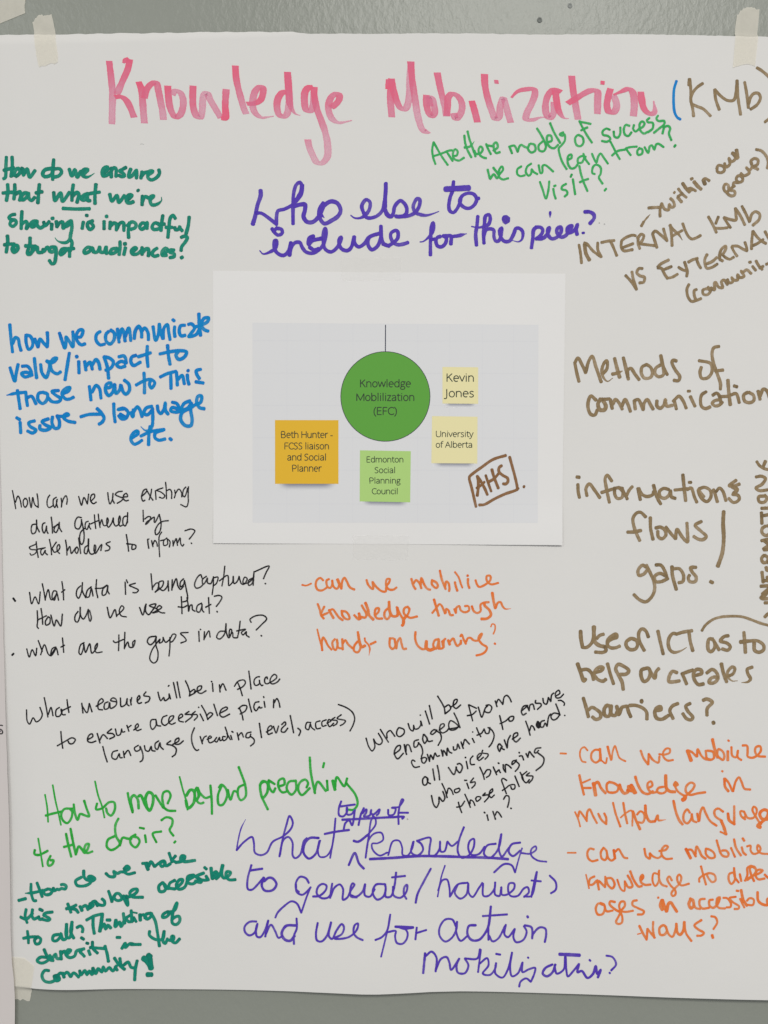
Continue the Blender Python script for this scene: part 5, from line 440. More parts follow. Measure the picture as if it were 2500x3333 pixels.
     '0:6:3646,4902,3685,4904;0:6:3824,4884,3802,4862,3781,4875,3774,4915,3789,4954,3813,4960;0::3902,4880,3872,4880,3850,4902,3850,4941,3876,4962,3902,4945,3906,4888;0:9:3904,4873,3909,4949;0:6:3915,4949,3941,4967,3950,4932;0:8:3954,4858,3967,4910,3978,4945;0:6:3980,4945,3989,4884,4002,4854,4015,4888,4032,4932,4071,4954;0::4169,4884,4189,4936,4217,4975;0::4219,4975,4221,4906;0::4221,4906,4249,4945,4284,4962,4291,4923;0:8:3770,5043,3785,5110,3800,5171;0:6:3841,5071,3794,5092;0::3789,5127,3846,5127;0:12:3863,5097,3876,5175;0:9:3863,5110,3889,5088,3911,5127,3941,5162;0:8:3967,5088,3950,5101,3954,5149,3980,5158,4015,5149,4024,5119,3998,5097,3963,5088;0:10:4032,5105,4041,5136,4063,5162,4089,5149,4089,5114;0:14:4106,5110,4132,5158;0::4080,5140,4141,5158;0:9:4134,5053,4149,5101,4180,5153,4215,5166,4249,5149;0::4219,5127,4245,5110,4236,5084,4215,5097,4219,5136,4245,5158,4271,5153;0::4319,5119,4284,5127,4275,5149,4301,5162,4332,5149,4332,5045;0:11:4332,5045,4336,5127,4358,5149,4393,5153;0:6:3742,5283,3763,5331,3776,5379;0::3763,5314,3772,5279,3794,5305,3820,5344;0::3817,5340,3824,5279,3837,5266,3859,5309,3885,5357;0:8:3893,5294,3915,5336,3945,5362;0::3945,5364,3945,5322,3932,5292;0:7:3989,5223,4006,5292,4037,5379;0::4056,5223,4067,5292,4082,5359;0:6:4039,5320,4076,5288,4110,5275,4115,5375;0:9:4119,5279,4136,5331,4165,5396;0:7:4145,5301,4167,5279,4189,5292,4193,5331,4180,5353,4154,5349;0:9:4199,5240,4204,5301,4228,5344,4262,5344;2::4262,5344,4280,5305,4284,5336,4332,5333;0:7:4289,4908,4323,4910,4358,4897,4358,4873,4336,4871,4315,4897,4319,4928,4345,4949,4380,4945;0:12:4473,4884,4497,4949;0::4480,4884,4501,4893,4532,4923;0::4536,4923,4540,4875,4562,4915,4592,4941,4619,4941;0::4592,4884,4597,4932;0:8:4601,4884,4640,4893,4645,4932,4619,4945,4597,4932;0:10:4636,4810,4649,4867,4671,4928;0::4671,4923,4705,4945,4714,4919,4701,4888,4675,4875,4666,4902;0:9:4736,4888,4736,4947;0::4760,4862,4766,4919,4792,4928,4801,4888;0::4803,4884,4801,4928,4825,4947;0:7:4738,4818,4745,4823;0:8:4833,4852,4862,4854,4866,4893,4866,4923,4896,4932,4931,4915,4953,4884,4948,4858,4922,4862,4914,4888,4931,4919,4981,4925;0:13:4393,5092,4406,5105,4388,5105;0::4388,5105,4410,5149,4462,5184;0:13:4458,5179,4454,5197,4441,5205;0:8:4471,5171,4510,5132,4519,5105,4497,5092,4467,5114,4462,5149,4488,5171,4540,5162,4590,5155;0:9:4714,5066,4718,5119,4740,5149;0::4718,5066,4740,5092,4766,5149;0::4770,5149,4788,5084,4809,5058,4827,5092,4844,5132,4883,5138;0:7:4698,5017,4703,5021;0:9:4382,5210,4397,5279,4419,5336,4441,5364;0::4488,5288,4471,5266,4449,5296,4449,5340,4471,5357,4497,5327,4501,5296;0::4501,5301,4510,5340,4532,5349;0::4536,5292,4545,5344;0::4549,5340,4558,5279,4573,5253,4592,5292,4619,5340,4662,5372;0::4705,5281,4671,5260,4649,5275,4653,5309,4697,5340;0:10:4692,5340,4710,5383,4723,5427;0:6:4727,5429,4686,5411;0:9:4736,5292,4744,5336,4779,5362;0::4777,5362,4777,5244;0::4849,5331,4822,5309,4818,5279,4840,5283,4849,5314,4831,5322;0::4840,5279,4866,5322,4901,5322,4922,5292,4922,5262,4905,5249,4896,5270,4918,5314,4944,5357;0:13:4948,5357,4931,5375,4948,5383;0:10:4953,5353,4992,5314,4996,5279,4970,5270,4944,5292,4957,5327,5000,5331,5035,5318;0:6:3693,5549,3748,5549;0::3865,5527,3840,5522,3824,5543,3828,5584,3853,5604,3890,5596;0::3926,5518,3910,5547,3918,5588,3939,5596,3951,5568,3943,5531,3926,5516;0::3947,5535,3959,5584,3980,5600,4004,5584;0:9:3994,5531,4002,5584;0:7:4004,5543,4025,5525,4045,5555,4062,5580,4084,5584;0:8:4193,5522,4205,5572,4228,5586,4228,5551;0:7:4228,5551,4250,5572,4283,5582,4308,5563;0:5:3814,5691,3824,5736,3834,5781;0::3869,5703,3840,5719,3836,5756,3857,5756,3881,5732;0:8:3887,5727,3898,5789;0::3898,5732,3939,5773;0:6:3939,5773,3939,5703;0::3947,5715,3980,5715,4000,5756,3984,5781,3955,5756,3943,5715;0:6:4017,5723,4041,5785,4062,5797,4066,5732;0::4066,5736,4090,5773,4115,5768,4107,5736,4084,5695;0:8:4101,5668,4123,5723,4156,5768,4176,5764;0::4172,5727,4185,5707,4181,5691,4168,5707,4172,5740,4197,5756,4234,5754;0:7:4279,5686,4254,5682,4246,5732,4263,5764,4283,5740,4289,5662;0:8:3922,5887,3894,5879,3877,5912,3890,5949,3918,5949,3935,5920,3931,5887,3906,5875;0::3935,5895,3947,5928,3988,5924;0:8:4002,5869,3972,5865,3967,5883,4008,5920,4033,5932;0::4033,5932,4066,5891,4062,5867,4041,5867,4029,5891,4037,5928,4049,5969,4045,6002,4021,6010,4008,5998,4025,5961,4041,5932;0::4041,5928,4070,5932,4119,5924;0::4144,5857,4119,5863,4115,5887,4152,5908,4189,5928,4181,5945,4148,5948;0:8:4158,6020,4181,6068,4205,6109;0::4205,6105,4211,6039;0::4211,6039,4234,6068,4258,6096;0::4254,6096,4246,6043,4248,5994;0:4:4146,6074,4168,6068;0::4289,5537,4332,5528,4345,5507,4328,5502,4306,5528,4306,5563,4332,5587,4373,5585;0:10:4462,5522,4493,5583;0::4471,5528,4497,5528,4527,5572;0:8:4523,5568,4532,5507,4549,5533,4566,5568,4590,5585;0::4592,5520,4592,5555,4619,5581,4649,5576,4645,5550,4619,5528,4592,5520;0::4662,5466,4675,5511,4697,5563,4731,5572,4740,5555,4723,5533,4697,5533;0:7:4755,5515,4781,5574;0::4775,5459,4788,5515,4820,5565;0::4825,5511,4836,5546,4853,5561;0::4831,5453,4842,5470;0::4859,5507,4883,5502,4883,5533,4901,5555,4935,5546,4948,5520,4931,5498,4927,5528,4948,5550,5009,5557;0::4287,5667,4289,5719,4306,5754,4339,5767;0::4371,5728,4354,5702,4341,5719,4362,5759,4393,5793,4393,5819,4375,5828,4367,5811,4393,5776,4423,5745,4432,5706,4419,5689,4406,5706,4410,5737,4432,5759,4482,5748;0::4560,5635,4575,5693,4592,5754;0::4549,5737,4549,5715,4584,5689,4619,5680,4649,5693,4653,5728,4632,5737,4605,5706,4597,5685;0::4766,5676,4744,5685,4740,5724,4757,5750,4779,5724,4775,5646;0::4775,5646,4779,5702,4805,5741;0::4812,5685,4822,5732;0::4849,5728,4862,5689,4862,5646,4888,5633,4905,5646;0::4862,5724,4905,5689,4918,5663,4905,5637,4879,5646,4883,5680,4905,5732;0::4844,5728,4888,5702,4940,5680,4961,5663,4931,5659,4914,5689,4931,5719,4974,5715;0::4974,5689,5000,5711,5013,5676,5035,5711;0:10:4306,5854,4295,5889,4308,5917;0:12:4308,5854,4319,5893,4336,5926;0:10:4336,5926,4349,5876,4362,5869,4382,5897,4402,5928;0::4280,5838,4284,5839;0:10:4493,5845,4480,5880,4493,5906,4510,5889,4506,5854,4488,5845;0:7:4510,5871,4523,5902,4553,5910;0::4584,5845,4553,5850,4549,5884,4566,5906,4610,5902;0::4636,5850,4614,5854,4614,5889,4636,5902,4658,5889;0:11:4662,5880,4679,5837,4666,5845;0:7:4662,5845,4658,5880,4675,5902,4714,5906;0::4703,5839,4727,5841,4753,5876,4749,5897,4723,5900;0::4786,5832,4744,5841,4766,5867,4805,5893,4801,5908,4775,5910;0:10:4820,5789,4831,5850;0:7:4812,5845,4840,5902;0:10:4831,5850,4857,5889;0::4862,5884,4896,5884,4901,5850,4875,5841,4857,5858;0::4790,5793,4803,5795;0:9:4927,5802,4931,5858,4957,5880,4992,5884,5013,5854,4992,5845,4992,5871,5026,5889;0:8:4332,6028,4315,6015,4289,6032,4293,6075,4319,6075,4336,6049,4328,6023;0::4332,6036,4349,6075,4371,6088,4393,6036,4397,6004;0:9:4397,6004,4402,6058,4419,6075,4441,6049,4449,5993;0::4449,5993,4458,6062,4493,6114;0::4560,5980,4514,6015,4540,6041,4575,6062,4558,6078,4530,6080;0:7:4623,5956,4649,5962,4662,5993,4636,6038;0:9:4627,6075,4632,6093'),
    ('handwritten_note', 'umber', 9.5, 'boxed dark brown initials in the corner of the page',
     '0::3055,3120,3055,3105,3087,3076,3139,3039,3208,2992,3292,2965;0::3054,3120,3067,3166,3084,3238,3098,3299;0::3317,2975,3333,3033,3353,3108,3367,3178,3365,3189;0::3373,3178,3362,3189,3289,3215,3220,3247,3150,3285,3119,3287;0::3106,3099,3113,3140,3111,3189,3106,3227;0::3106,3099,3130,3134,3156,3183,3172,3221;0:8:3101,3178,3130,3160,3153,3137;0:8:3161,3094,3176,3140,3197,3199;0::3201,3056,3214,3102,3243,3178;0::3174,3140,3214,3117,3246,3082;0::3265,3031,3249,3044,3247,3070,3272,3094,3304,3114,3304,3140,3289,3151,3275,3149;0:8:3409,3172,3412,3164'),
    ('letter_fragment', 'black', 4.0, 'end of a black word at the sheet edge',
     '0::-24,4720,0,4719,15,4718,22,4721;0::-5,4746,7,4744,18,4752,23,4764,18,4773,7,4773,-5,4764,8,4756'),
    ('smudge', 'smudge', 5.0, 'faint grey smear under the pink title',
     '3::915,942,926,941,942,944'),
    ('speck', 'smudge', 5.0, 'faint grey speck above the brown writing',
     '0::3900,1451,3902,1453'),
    ('speck', 'smudge', 5.0, 'faint grey speck above the brown writing',
     '0::3933,1461,3936,1459'),
    ('speck', 'smudge', 5.0, 'faint grey speck by the crossed purple words',
     '0::2651,5332,2655,5336'),
]

for (nm, ink, width, label, data) in WRITING:
    if ink == 'umber' or nm == 'letter_fragment': continue
    o = strokes_mesh(nm, parse(data), width, INK[ink], hp, sheet, nib=(ink == 'pink'))
    o['label'] = label

# ------------------------------------------------------------------ the neighbouring sheet on the left
NE = [(60, -42), (110, -38), (1000, -14), (1600, 3), (1800, 7), (2100, 14), (2380, 22), (2520, 27), (2700, 32), (2900, 35), (3000, 35), (3080, 37), (3130, 40), (3180, 46), (3230, 49), (3333, 50), (3480, 54)]
def hn(x, y):
    e = interp(NE, y) - x
    return 3.6 + 0.6 * math.sin(y / 300) + 1.6 * sm(0, 400, e) - 0.9 * (1 - sm(0, 70, e)) + sm(2600, 3333, y) * 0.6
vs, fs = [], []
cols = [0, 4, 10, 20, 35, 55, 80, 120, 180, 260, 380, 520, 700, 900, 1200, 1500, 1800]
rows = [66 + (3480 - 66) * k / 160 for k in range(161)]
for y in rows:
    for cx in cols:
        x = interp(NE, y) - cx + (0.7 * n1(y / 30, 12) if cx == 0 else 0)
        vs.append(P(x, y, hn(x, y) * 0.001))
nc = len(cols)
for j in range(160):
    for i in range(nc - 1):
        a = j * nc + i
        fs.append((a, a + 1, a + nc + 1, a + nc))
neigh = obj('flipchart_sheet', vs, fs, NEIGH)
so = neigh.modifiers.new('thickness', 'SOLIDIFY'); so.thickness = 0.00016; so.offset = -1
ES(neigh)
tag(neigh, 'second paper sheet, only its right edge showing along the left of the photo', 'poster')
for (nm, ink, width, label, data) in WRITING:
    if nm == 'letter_fragment':
        o = strokes_mesh(nm, parse(data), width, INK[ink], hn, neigh); o['label'] = label

# ------------------------------------------------------------------ masking tape
TAPE = film_mat('masking_tape', (0.95, 0.90, 0.79, 1), 0.82, 0.7, 0.25, 0.03, 0.25, 0.30)
def hedge(x, y):
    """height of whatever lies on the wall at this spot (sheet or bare wall), smoothed over the sheet's edge"""
    t, b = T(x), Bt(x)
    k = sm(t - 14, t + 4, y) * (1 - sm(b - 3, b + 14, y))
    return hp(x, y) * k
def tape(left, right, label, rag_top, rag_bot, hf=hedge, extra=0.35, n=34, m=14, mat=None, name='masking_tape', cat='tape', group=None):
    vs, fs = [], []
    for j in range(n + 1):
        v_ = j / n
        lp = (interp([(k / (len(left) - 1), p[0]) for k, p in enumerate(left)], v_), interp([(k / (len(left) - 1), p[1]) for k, p in enumerate(left)], v_))
        rp = (interp([(k / (len(right) - 1), p[0]) for k, p in enumerate(right)], v_), interp([(k / (len(right) - 1), p[1]) for k, p in enumerate(right)], v_))
        for i in range(m + 1):
            u = i / m
            x = lp[0] + (rp[0] - lp[0]) * u; y = lp[1] + (rp[1] - lp[1]) * u
            y += rag_top[min(len(rag_top) - 1, int(u * len(rag_top)))] * max(0, 1 - v_ * 6) if rag_top else 0
            y += interp([(k / max(1, len(rag_bot) - 1), p) for k, p in enumerate(rag_bot)], u) * max(0, v_ * 6 - 5) if rag_bot else 0
            if i in (0, m): x += 0.5 * n1(j * 0.9, i)
            vs.append(P(x, y, (hf(x, y) + extra + 0.06 * n1(x / 9.0, 4) * n1(y / 11.0, 8)) * 0.001))
    for j in range(n):
        for i in range(m):
            a = j * (m + 1) + i
            fs.append((a, a + m + 1, a + m + 2, a + 1))
    return tag(obj(name, vs, fs, mat or TAPE), label, cat, group)
tape([(103, 68), (110, 110), (116, 150), (122, 190), (129, 222)], [(165, 42), (179, 106), (186, 150), (191, 186), (190, 205)],
     'torn masking tape strip holding the top left corner of the big sheet', [0, -9, -14, -12, -5, -3, 0], [0, -2, 2, -1, -3, 4, 0], group='masking tape strips')
tape([(2402, 38), (2397, 80), (2393, 118), (2389, 170), (2385, 221)], [(2475, 29), (2471, 75), (2467, 120), (2462, 170), (2457, 217)],
     'upright masking tape strip at the top right of the big sheet', [6, -6, -12, -14, -13, -10, -3], [0, -3, -6, -8, -9, -6, 0], group='masking tape strips')
tape([(20, 3117), (22, 3155), (26, 3190), (28, 3220), (32, 3254)], [(80, 3117), (116, 3139), (110, 3180), (104, 3213), (94, 3262)],
     'torn masking tape strip at the bottom left corner of the big sheet', [0], [0, -2, 1, -2, 3, -4, -1, 2, 0], group='masking tape strips')
def hw(x, y): return hn(x, y) * sm(60, 80, y) * (1 - sm(-48, -36, x))
tape([(-70, -60), (-66, 0), (-62, 60), (-60, 96)], [(76, -25), (80, 4), (77, 14), (79, 39)],
     'masking tape piece at the top left edge of the photo, clear of the big sheet', None, [0], hf=hw, group='masking tape strips')
# ------------------------------------------------------------------ the printed page
SC = [(695, 884), (1841, 891), (1829, 1774), (695, 1768)]
def hs(x, y):
    u = (x - 695) / 1146.0; v_ = (y - 884) / 890.0
    c = 0.16 + 0.10 * math.sin(u * 5 + 1) * math.sin(v_ * 4)
    c += sm(0.82, 1.0, v_) * (0.15 + 1.25 * sm(0.60, 1.0, u) + 0.7 * sm(0.35, 0.05, u)) * (1 - 0.9 * gau(u, 0.48, 0.13))
    c += sm(0.90, 1.0, u) * (0.1 + 0.4 * v_)
    return hp(x, y) + max(0.12, c)
def bil(q, u, v_):
    a, b, c, d = q
    x = (a[0] * (1 - u) + b[0] * u) * (1 - v_) + (d[0] * (1 - u) + c[0] * u) * v_
    y = (a[1] * (1 - u) + b[1] * u) * (1 - v_) + (d[1] * (1 - u) + c[1] * u) * v_
    return x, y
def quad_patch(name, q, mat, parent, hf, z, n=10, m=10, attr=None, fa=None):
    vs, fs, at = [], [], []
    for j in range(m + 1):
        for i in range(n + 1):
            x, y = bil(q, i / n, j / m)
            vs.append(P(x, y, (hf(x, y) + z) * 0.001))
            if fa: at.append(fa(i / n, j / m))
    for j in range(m):
        for i in range(n):
            a = j * (n + 1) + i
            fs.append((a, a + n + 1, a + n + 2, a + 1))
    return obj(name, vs, fs, mat, parent, at if fa else None)
page = quad_patch('printed_page', SC, SHEET, None, hs, 0.0, 120, 100)
so = page.modifiers.new('thickness', 'SOLIDIFY'); so.thickness = 0.00012; so.offset = -1
ES(page)
tag(page, 'white printed page with a green circle diagram, taped to the middle of the big sheet', 'printed page')
quad_patch('diagram_panel', [(823, 1052), (1753, 1057), (1750, 1702), (823, 1701)], print_mat('printed_panel_grey', (0.768, 0.762, 0.775), 0.01), page, hs, 0.03, 100, 80)
# faint grid of the printed board
GRID = print_mat('printed_grid_grey', (0.742, 0.738, 0.766), 0.01)
vs, fs = [], []
def rib(x0, y0, x1, y1, w, z, vs, fs, hf=hs):
    L = math.hypot(x1 - x0, y1 - y0); n = max(2, int(L / 9)); nx, ny = -(y1 - y0) / L * w / 2, (x1 - x0) / L * w / 2
    o = len(vs)
    for k in range(n + 1):
        x = x0 + (x1 - x0) * k / n; y = y0 + (y1 - y0) * k / n
        for s_ in (-1, 1): vs.append(P(x + nx * s_, y + ny * s_, (hf(x, y) + z) * 0.001))
    for k in range(n):
        a = o + 2 * k; fs.append((a, a + 1, a + 3, a + 2))
for x in (935, 1042, 1149, 1256, 1360, 1464, 1570, 1672): rib(x, 1056, x - 1, 1699, 1.3, 0.045, vs, fs)
for y in (1110, 1215, 1320, 1425, 1530, 1640): rib(826, y, 1749, y + 1, 1.3, 0.055, vs, fs)
obj('diagram_grid', vs, fs, GRID, page, smooth=False)

DARK = print_mat('printed_dark_ink', (0.045, 0.055, 0.06), 0.2)
vs, fs = [], []
rib(1255, 1058, 1254.5, 1147, 3.2, 0.065, vs, fs)
obj('connector_line', vs, fs, print_mat('printed_slate_line', (0.05, 0.06, 0.09), 0.2), page, smooth=False)
def disc(name, cx, cy, r0, r1, mat, parent, z, seg=72, rings=14):
    vs, fs = [], []
    for k in range(rings + 1):
        r = r0 + (r1 - r0) * k / rings
        for s_ in range(seg):
            a = 2 * math.pi * s_ / seg
            x, y = cx + r * math.cos(a), cy + r * math.sin(a) * 1.005
            vs.append(P(x, y, (hs(x, y) + z) * 0.001))
    for k in range(rings):
        for s_ in range(seg):
            s2 = (s_ + 1) % seg
            fs.append((k * seg + s_, k * seg + s2, (k + 1) * seg + s2, (k + 1) * seg + s_))
    return obj(name, vs, fs, mat, parent)
circ = disc('green_circle', 1254.5, 1291, 0.5, 145.2, print_mat('printed_green', (0.12, 0.385, 0.053), 0.05), page, 0.075)
disc('circle_outline', 1254.5, 1291, 143.9, 146.1, DARK, circ, 0.085, rings=1)

# a monoline sans alphabet: advance width and pen strokes, in units of the capital height (y up)
def arc(cx, cy, rx, ry, a0, a1, n=10):
    return [(cx + rx * math.cos(math.radians(a0 + (a1 - a0) * k / n)), cy + ry * math.sin(math.radians(a0 + (a1 - a0) * k / n))) for k in range(n + 1)]
XH = 0.74                                                       # x-height
def ring(cx, r=0.31): return arc(cx, XH / 2, r, XH / 2, 0, 360, 20)
def arch(x, w): return [(x, 0.42)] + arc(x + w / 2, XH - w * 0.52, w / 2, w * 0.52, 160, 0) + [(x + w, 0)]
def GL():
    b = 0.13
    return {
    'K': (0.86, [[(b, 0), (b, 1)], [(0.72, 1), (b, 0.42)], [(0.33, 0.6), (0.78, 0)]]),
    'M': (1.26, [[(b, 0), (b, 1), (0.63, 0.05), (1.13, 1), (1.13, 0)]]),
    'E': (0.78, [[(0.66, 1), (b, 1), (b, 0), (0.66, 0)], [(b, 0.53), (0.62, 0.53)]]),
    'F': (0.72, [[(0.66, 1), (b, 1), (b, 0)], [(b, 0.5), (0.6, 0.5)]]),
    'C': (0.88, [arc(0.56, 0.5, 0.46, 0.5, 50, 310, 16)]),
    'S': (0.76, [[(0.62, 0.92), (0.45, 1.0), (0.25, 0.97), (0.13, 0.82), (0.17, 0.65), (0.38, 0.52), (0.58, 0.4), (0.64, 0.23), (0.52, 0.05), (0.3, -0.01), (0.1, 0.06)]]),
    'J': (0.4, [[(0.2, 1), (0.2, 0.05), (0.15, -0.16), (0.02, -0.23), (-0.1, -0.2)]]),
    'U': (1.0, [[(b, 1), (b, 0.35), (0.2, 0.1), (0.5, 0), (0.8, 0.1), (0.87, 0.35), (0.87, 1)]]),
    'A': (0.88, [[(0.03, 0), (0.44, 1), (0.85, 0)], [(0.18, 0.36), (0.7, 0.36)]]),
    'B': (0.9, [[(b, 0), (b, 1), (0.45, 1)] + arc(0.45, 0.765, 0.24, 0.235, 90, -90, 8) + [(b, 0.53)], [(0.45, 0.53)] + arc(0.47, 0.265, 0.29, 0.265, 90, -90, 8) + [(b, 0)]]),
    'H': (1.0, [[(b, 0), (b, 1)], [(0.87, 0), (0.87, 1)], [(b, 0.53), (0.87, 0.53)]]),
    'P': (0.84, [[(b, 0), (b, 1), (0.4, 1)] + arc(0.42, 0.72, 0.3, 0.28, 90, -90, 8) + [(b, 0.44)]]),
    'n': (0.84, [[(b, 0), (b, XH)], arch(b, 0.57)]),
    'h': (0.84, [[(b, 0), (b, 1.06)], arch(b, 0.57)]),
    'm': (1.28, [[(b, 0), (b, XH)], arch(b, 0.51), arch(0.64, 0.51)]),
    'r': (0.56, [[(b, 0), (b, XH)], [(b, 0.4), (0.24, 0.66), (0.4, XH), (0.52, XH - 0.01)]]),
    'u': (0.84, [[(b, XH), (b, 0.25), (0.2, 0.06), (0.4, 0), (0.6, 0.08), (0.7, 0.3)], [(0.7, XH), (0.7, 0)]]),
    'o': (0.82, [ring(0.41)]),
    'e': (0.78, [[(0.1, 0.4), (0.69, 0.4)], [(0.69, 0.4)] + arc(0.4, XH / 2, 0.3, XH / 2, 10, 300, 16)]),
    'c': (0.66, [arc(0.41, XH / 2, 0.31, XH / 2, 48, 312, 14)]),
    'd': (0.84, [ring(0.4, 0.3), [(0.7, 0), (0.7, 1.06)]]),
    'b': (0.84, [ring(0.44, 0.3), [(b, 0), (b, 1.06)]]),
    'p': (0.84, [ring(0.44, 0.3), [(b, -0.33), (b, XH)]]),
    'a': (0.76, [[(0.12, 0.64), (0.3, XH), (0.52, 0.7), (0.6, 0.5), (0.61, 0)], [(0.6, 0.42), (0.3, 0.38), (0.11, 0.24), (0.14, 0.06), (0.3, 0), (0.5, 0.08), (0.6, 0.27)]]),
    'g': (0.74, [arc(0.36, 0.52, 0.23, 0.22, 0, 360, 16), [(0.42, XH), (0.72, XH - 0.02)], [(0.22, 0.34), (0.13, 0.2), (0.2, 0.09), (0.5, 0.07), (0.66, -0.05), (0.6, -0.24), (0.36, -0.33), (0.12, -0.27), (0.07, -0.12), (0.22, 0.06)]]),
    'y': (0.68, [[(0.03, XH), (0.34, 0)], [(0.65, XH), (0.34, 0), (0.24, -0.26), (0.1, -0.33), (0.0, -0.31)]]),
    'v': (0.68, [[(0.03, XH), (0.34, 0), (0.65, XH)]]),
    'w': (1.08, [[(0.04, XH), (0.27, 0), (0.54, XH), (0.8, 0), (1.04, XH)]]),
    'z': (0.64, [[(0.08, XH), (0.56, XH), (0.07, 0), (0.58, 0)]]),
    's': (0.64, [[(0.52, 0.68), (0.36, XH), (0.18, 0.7), (0.12, 0.55), (0.26, 0.42), (0.46, 0.31), (0.54, 0.17), (0.42, 0.02), (0.24, -0.01), (0.08, 0.05)]]),
    't': (0.5, [[(0.2, 0.93), (0.2, 0.2), (0.28, 0.02), (0.46, 0.01)], [(0.03, XH), (0.46, XH)]]),
    'f': (0.46, [[(0.19, 0), (0.19, 0.8), (0.26, 1.03), (0.48, 1.06)], [(0.03, XH), (0.42, XH)]]),
    'l': (0.35, [[(0.175, 0), (0.175, 1.06)]]),
    'i': (0.35, [[(0.175, 0), (0.175, XH)], [(0.175, 0.97), (0.175, 1.0)]]),
    '-': (0.44, [[(0.07, 0.33), (0.38, 0.33)]]),
    '(': (0.42, [[(0.34, 1.02), (0.15, 0.72), (0.11, 0.4), (0.16, 0.05), (0.34, -0.23)]]),
    ')': (0.42, [[(0.08, 1.02), (0.27, 0.72), (0.31, 0.4), (0.26, 0.05), (0.08, -0.23)]]),
    ' ': (0.36, []),
    }
GLY = GL()
STRAIGHT = set('KMEFAHvwzl-iy')
def text_block(name, lines, cap, parent, mat, z):
    vs, fs = [], []
    pen = cap / 1.327 * 0.132
    for body, xa, xb, yc in lines:                              # pixels measured on the enlarged page
        x0 = 650 + xa / 1.327; x1 = 650 + xb / 1.327; by = 850 + (yc / 1.327) + cap / 1.327 / 2
        adv = sum(GLY[c][0] for c in body) - 0.2
        sx = (x1 - x0) / adv; sy = cap / 1.327
        cx = x0 - 0.1 * sx
        k_ = 0
        for c in body:
            w, sts = GLY[c]
            for st in sts:
                pts = [(cx + p[0] * sx, by - p[1] * sy) for p in st]
                dense = []
                if c in STRAIGHT or len(pts) == 2:
                    for a, b in zip(pts, pts[1:]):
                        n = max(1, int(math.hypot(b[0] - a[0], b[1] - a[1]) / 3)); dense += [(a[0] + (b[0] - a[0]) * q / n, a[1] + (b[1] - a[1]) * q / n) for q in range(n)]
                    dense.append(pts[-1])
                else: dense = cr(pts, 1.5)
                o = len(vs); m = len(dense); k_ += 1
                for i, (x, y) in enumerate(dense):
                    a = dense[max(0, i - 1)]; b = dense[min(m - 1, i + 1)]
                    dx, dy = b[0] - a[0], b[1] - a[1]; L = math.hypot(dx, dy) or 1
                    if i == 0: x -= dx / L * pen * 0.3; y -= dy / L * pen * 0.3
                    if i == m - 1: x += dx / L * pen * 0.3; y += dy / L * pen * 0.3
                    for s_ in (-1, 1):
                        xx, yy = x - dy / L * pen / 2 * s_, y + dx / L * pen / 2 * s_
                        vs.append(P(xx, yy, (hs(xx, yy) + z + 0.002 * (k_ % 5) + 0.0004 * i / m) * 0.001))
                for i in range(m - 1):
                    a = o + 2 * i; fs.append((a, a + 1, a + 3, a + 2))
            cx += w * sx
    return obj(name, vs, fs, mat, parent, smooth=False)
TXT = print_mat('printed_text_ink', (0.035, 0.05, 0.035), 0.2)
text_block('circle_text', [('Knowledge', 694, 910, 529), ('Moblilization', 678, 926, 588), ('(EFC)', 753, 850, 648)], 31, circ, TXT, 0.10)

SHAD = ink_mat('printed_soft_grey', srgb(96, 98, 120, 1.25), srgb(110, 112, 132, 1.25), 1.0, 0.0)
def note(q, col, label, lines, cap, sh):
    x0, y0 = q[3]; x1, y1 = q[2]
    nt_ = quad_patch('printed_note', q, print_mat('printed_note_colour', col, 0.03), page, hs, 0.085, 24, 24)
    nt_['label'] = label
    # the drop shadow printed below the note belongs to the printed picture
    def fa(u, v_):
        return max(0, (1 - v_) ** 1.6 * 0.75 * sm(0, 0.22, u) * sm(1, 0.78, u)) if v_ > 0 else 0.75 * sm(0, 0.12, u) * sm(1, 0.88, u)
    quad_patch('note_shadow', [(x0 + 4, y0 - 3), (x1 - 4, y1 - 3), (x1 - 8, y1 + sh), (x0 + 8, y0 + sh)], SHAD, nt_, hs, 0.070, 30, 8, fa=fa)
    text_block('note_text', lines, cap, nt_, TXT, 0.11)
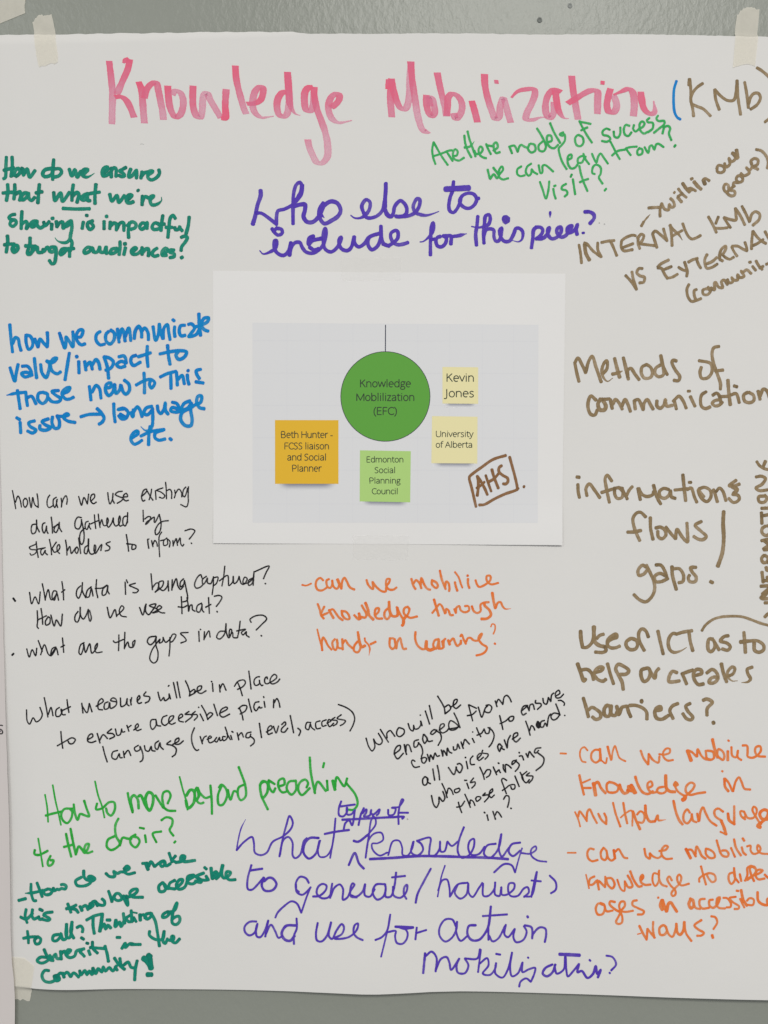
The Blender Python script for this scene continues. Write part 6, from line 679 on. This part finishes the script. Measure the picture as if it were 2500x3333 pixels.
note([(896, 1368), (1102, 1368), (1102, 1575), (896, 1575)], (0.83, 0.49, 0.034), 'amber printed note, left of the circle',
     [('Beth Hunter -', 354, 573, 750), ('FCSS liaison', 368, 558, 799), ('and Social', 381, 546, 847), ('Planner', 402, 525, 895)], 27, 22)
note([(1172, 1466), (1337, 1469), (1335, 1635), (1171, 1632)], (0.46, 0.69, 0.22), 'light green printed note, below the circle',
     [('Edmonton', 722, 879, 857), ('Social', 757, 844, 903), ('Planning', 735, 865, 948), ('Council', 745, 855, 994)], 24, 17)
note([(1440, 1195), (1556, 1196), (1556, 1315), (1440, 1314)], (0.87, 0.79, 0.44), 'small cream printed note, top right of the circle',
     [('Kevin', 1067, 1183, 504), ('Jones', 1063, 1182, 571)], 33, 13)
note([(1406, 1355), (1554, 1357), (1553, 1509), (1404, 1508)], (0.87, 0.79, 0.44), 'larger cream printed note, lower right of the circle',
     [('University', 1021, 1179, 747), ('of Alberta', 1021, 1176, 793)], 25, 16)
for (nm, ink, width, label, data) in WRITING:
    if ink == 'umber':
        o = strokes_mesh(nm, parse(data), width, INK[ink], hs, page, base=0.10); o['label'] = label

# ------------------------------------------------------------------ clear tape over the page's top and bottom edges
CLEAR = film_mat('clear_tape', (0.93, 0.92, 0.90, 1), 0.13, 0.3, 0.5, 0.0, 0.0)
def hc(x, y):
    yt = 884 + 7 * (x - 695) / 1146; yb = 1768 + 6 * (x - 695) / 1134
    k = sm(yt - 10, yt + 3, y) * (1 - sm(yb - 3, yb + 10, y))
    return hp(x, y) * (1 - k) + hs(x, y) * k
tape([(1109, 838), (1111, 915)], [(1306, 840), (1304, 914)], 'clear tape strip across the top edge of the printed page', [0], [0, 1, -1, 0], hf=hc, extra=0.14, mat=CLEAR, name='clear_tape', group='clear tape strips')
tape([(1148, 1742), (1149, 1822)], [(1331, 1744), (1328, 1822)], 'clear tape strip across the bottom edge of the printed page', [0], [0, -1, 1, 0], hf=hc, extra=0.14, mat=CLEAR, name='clear_tape', group='clear tape strips')
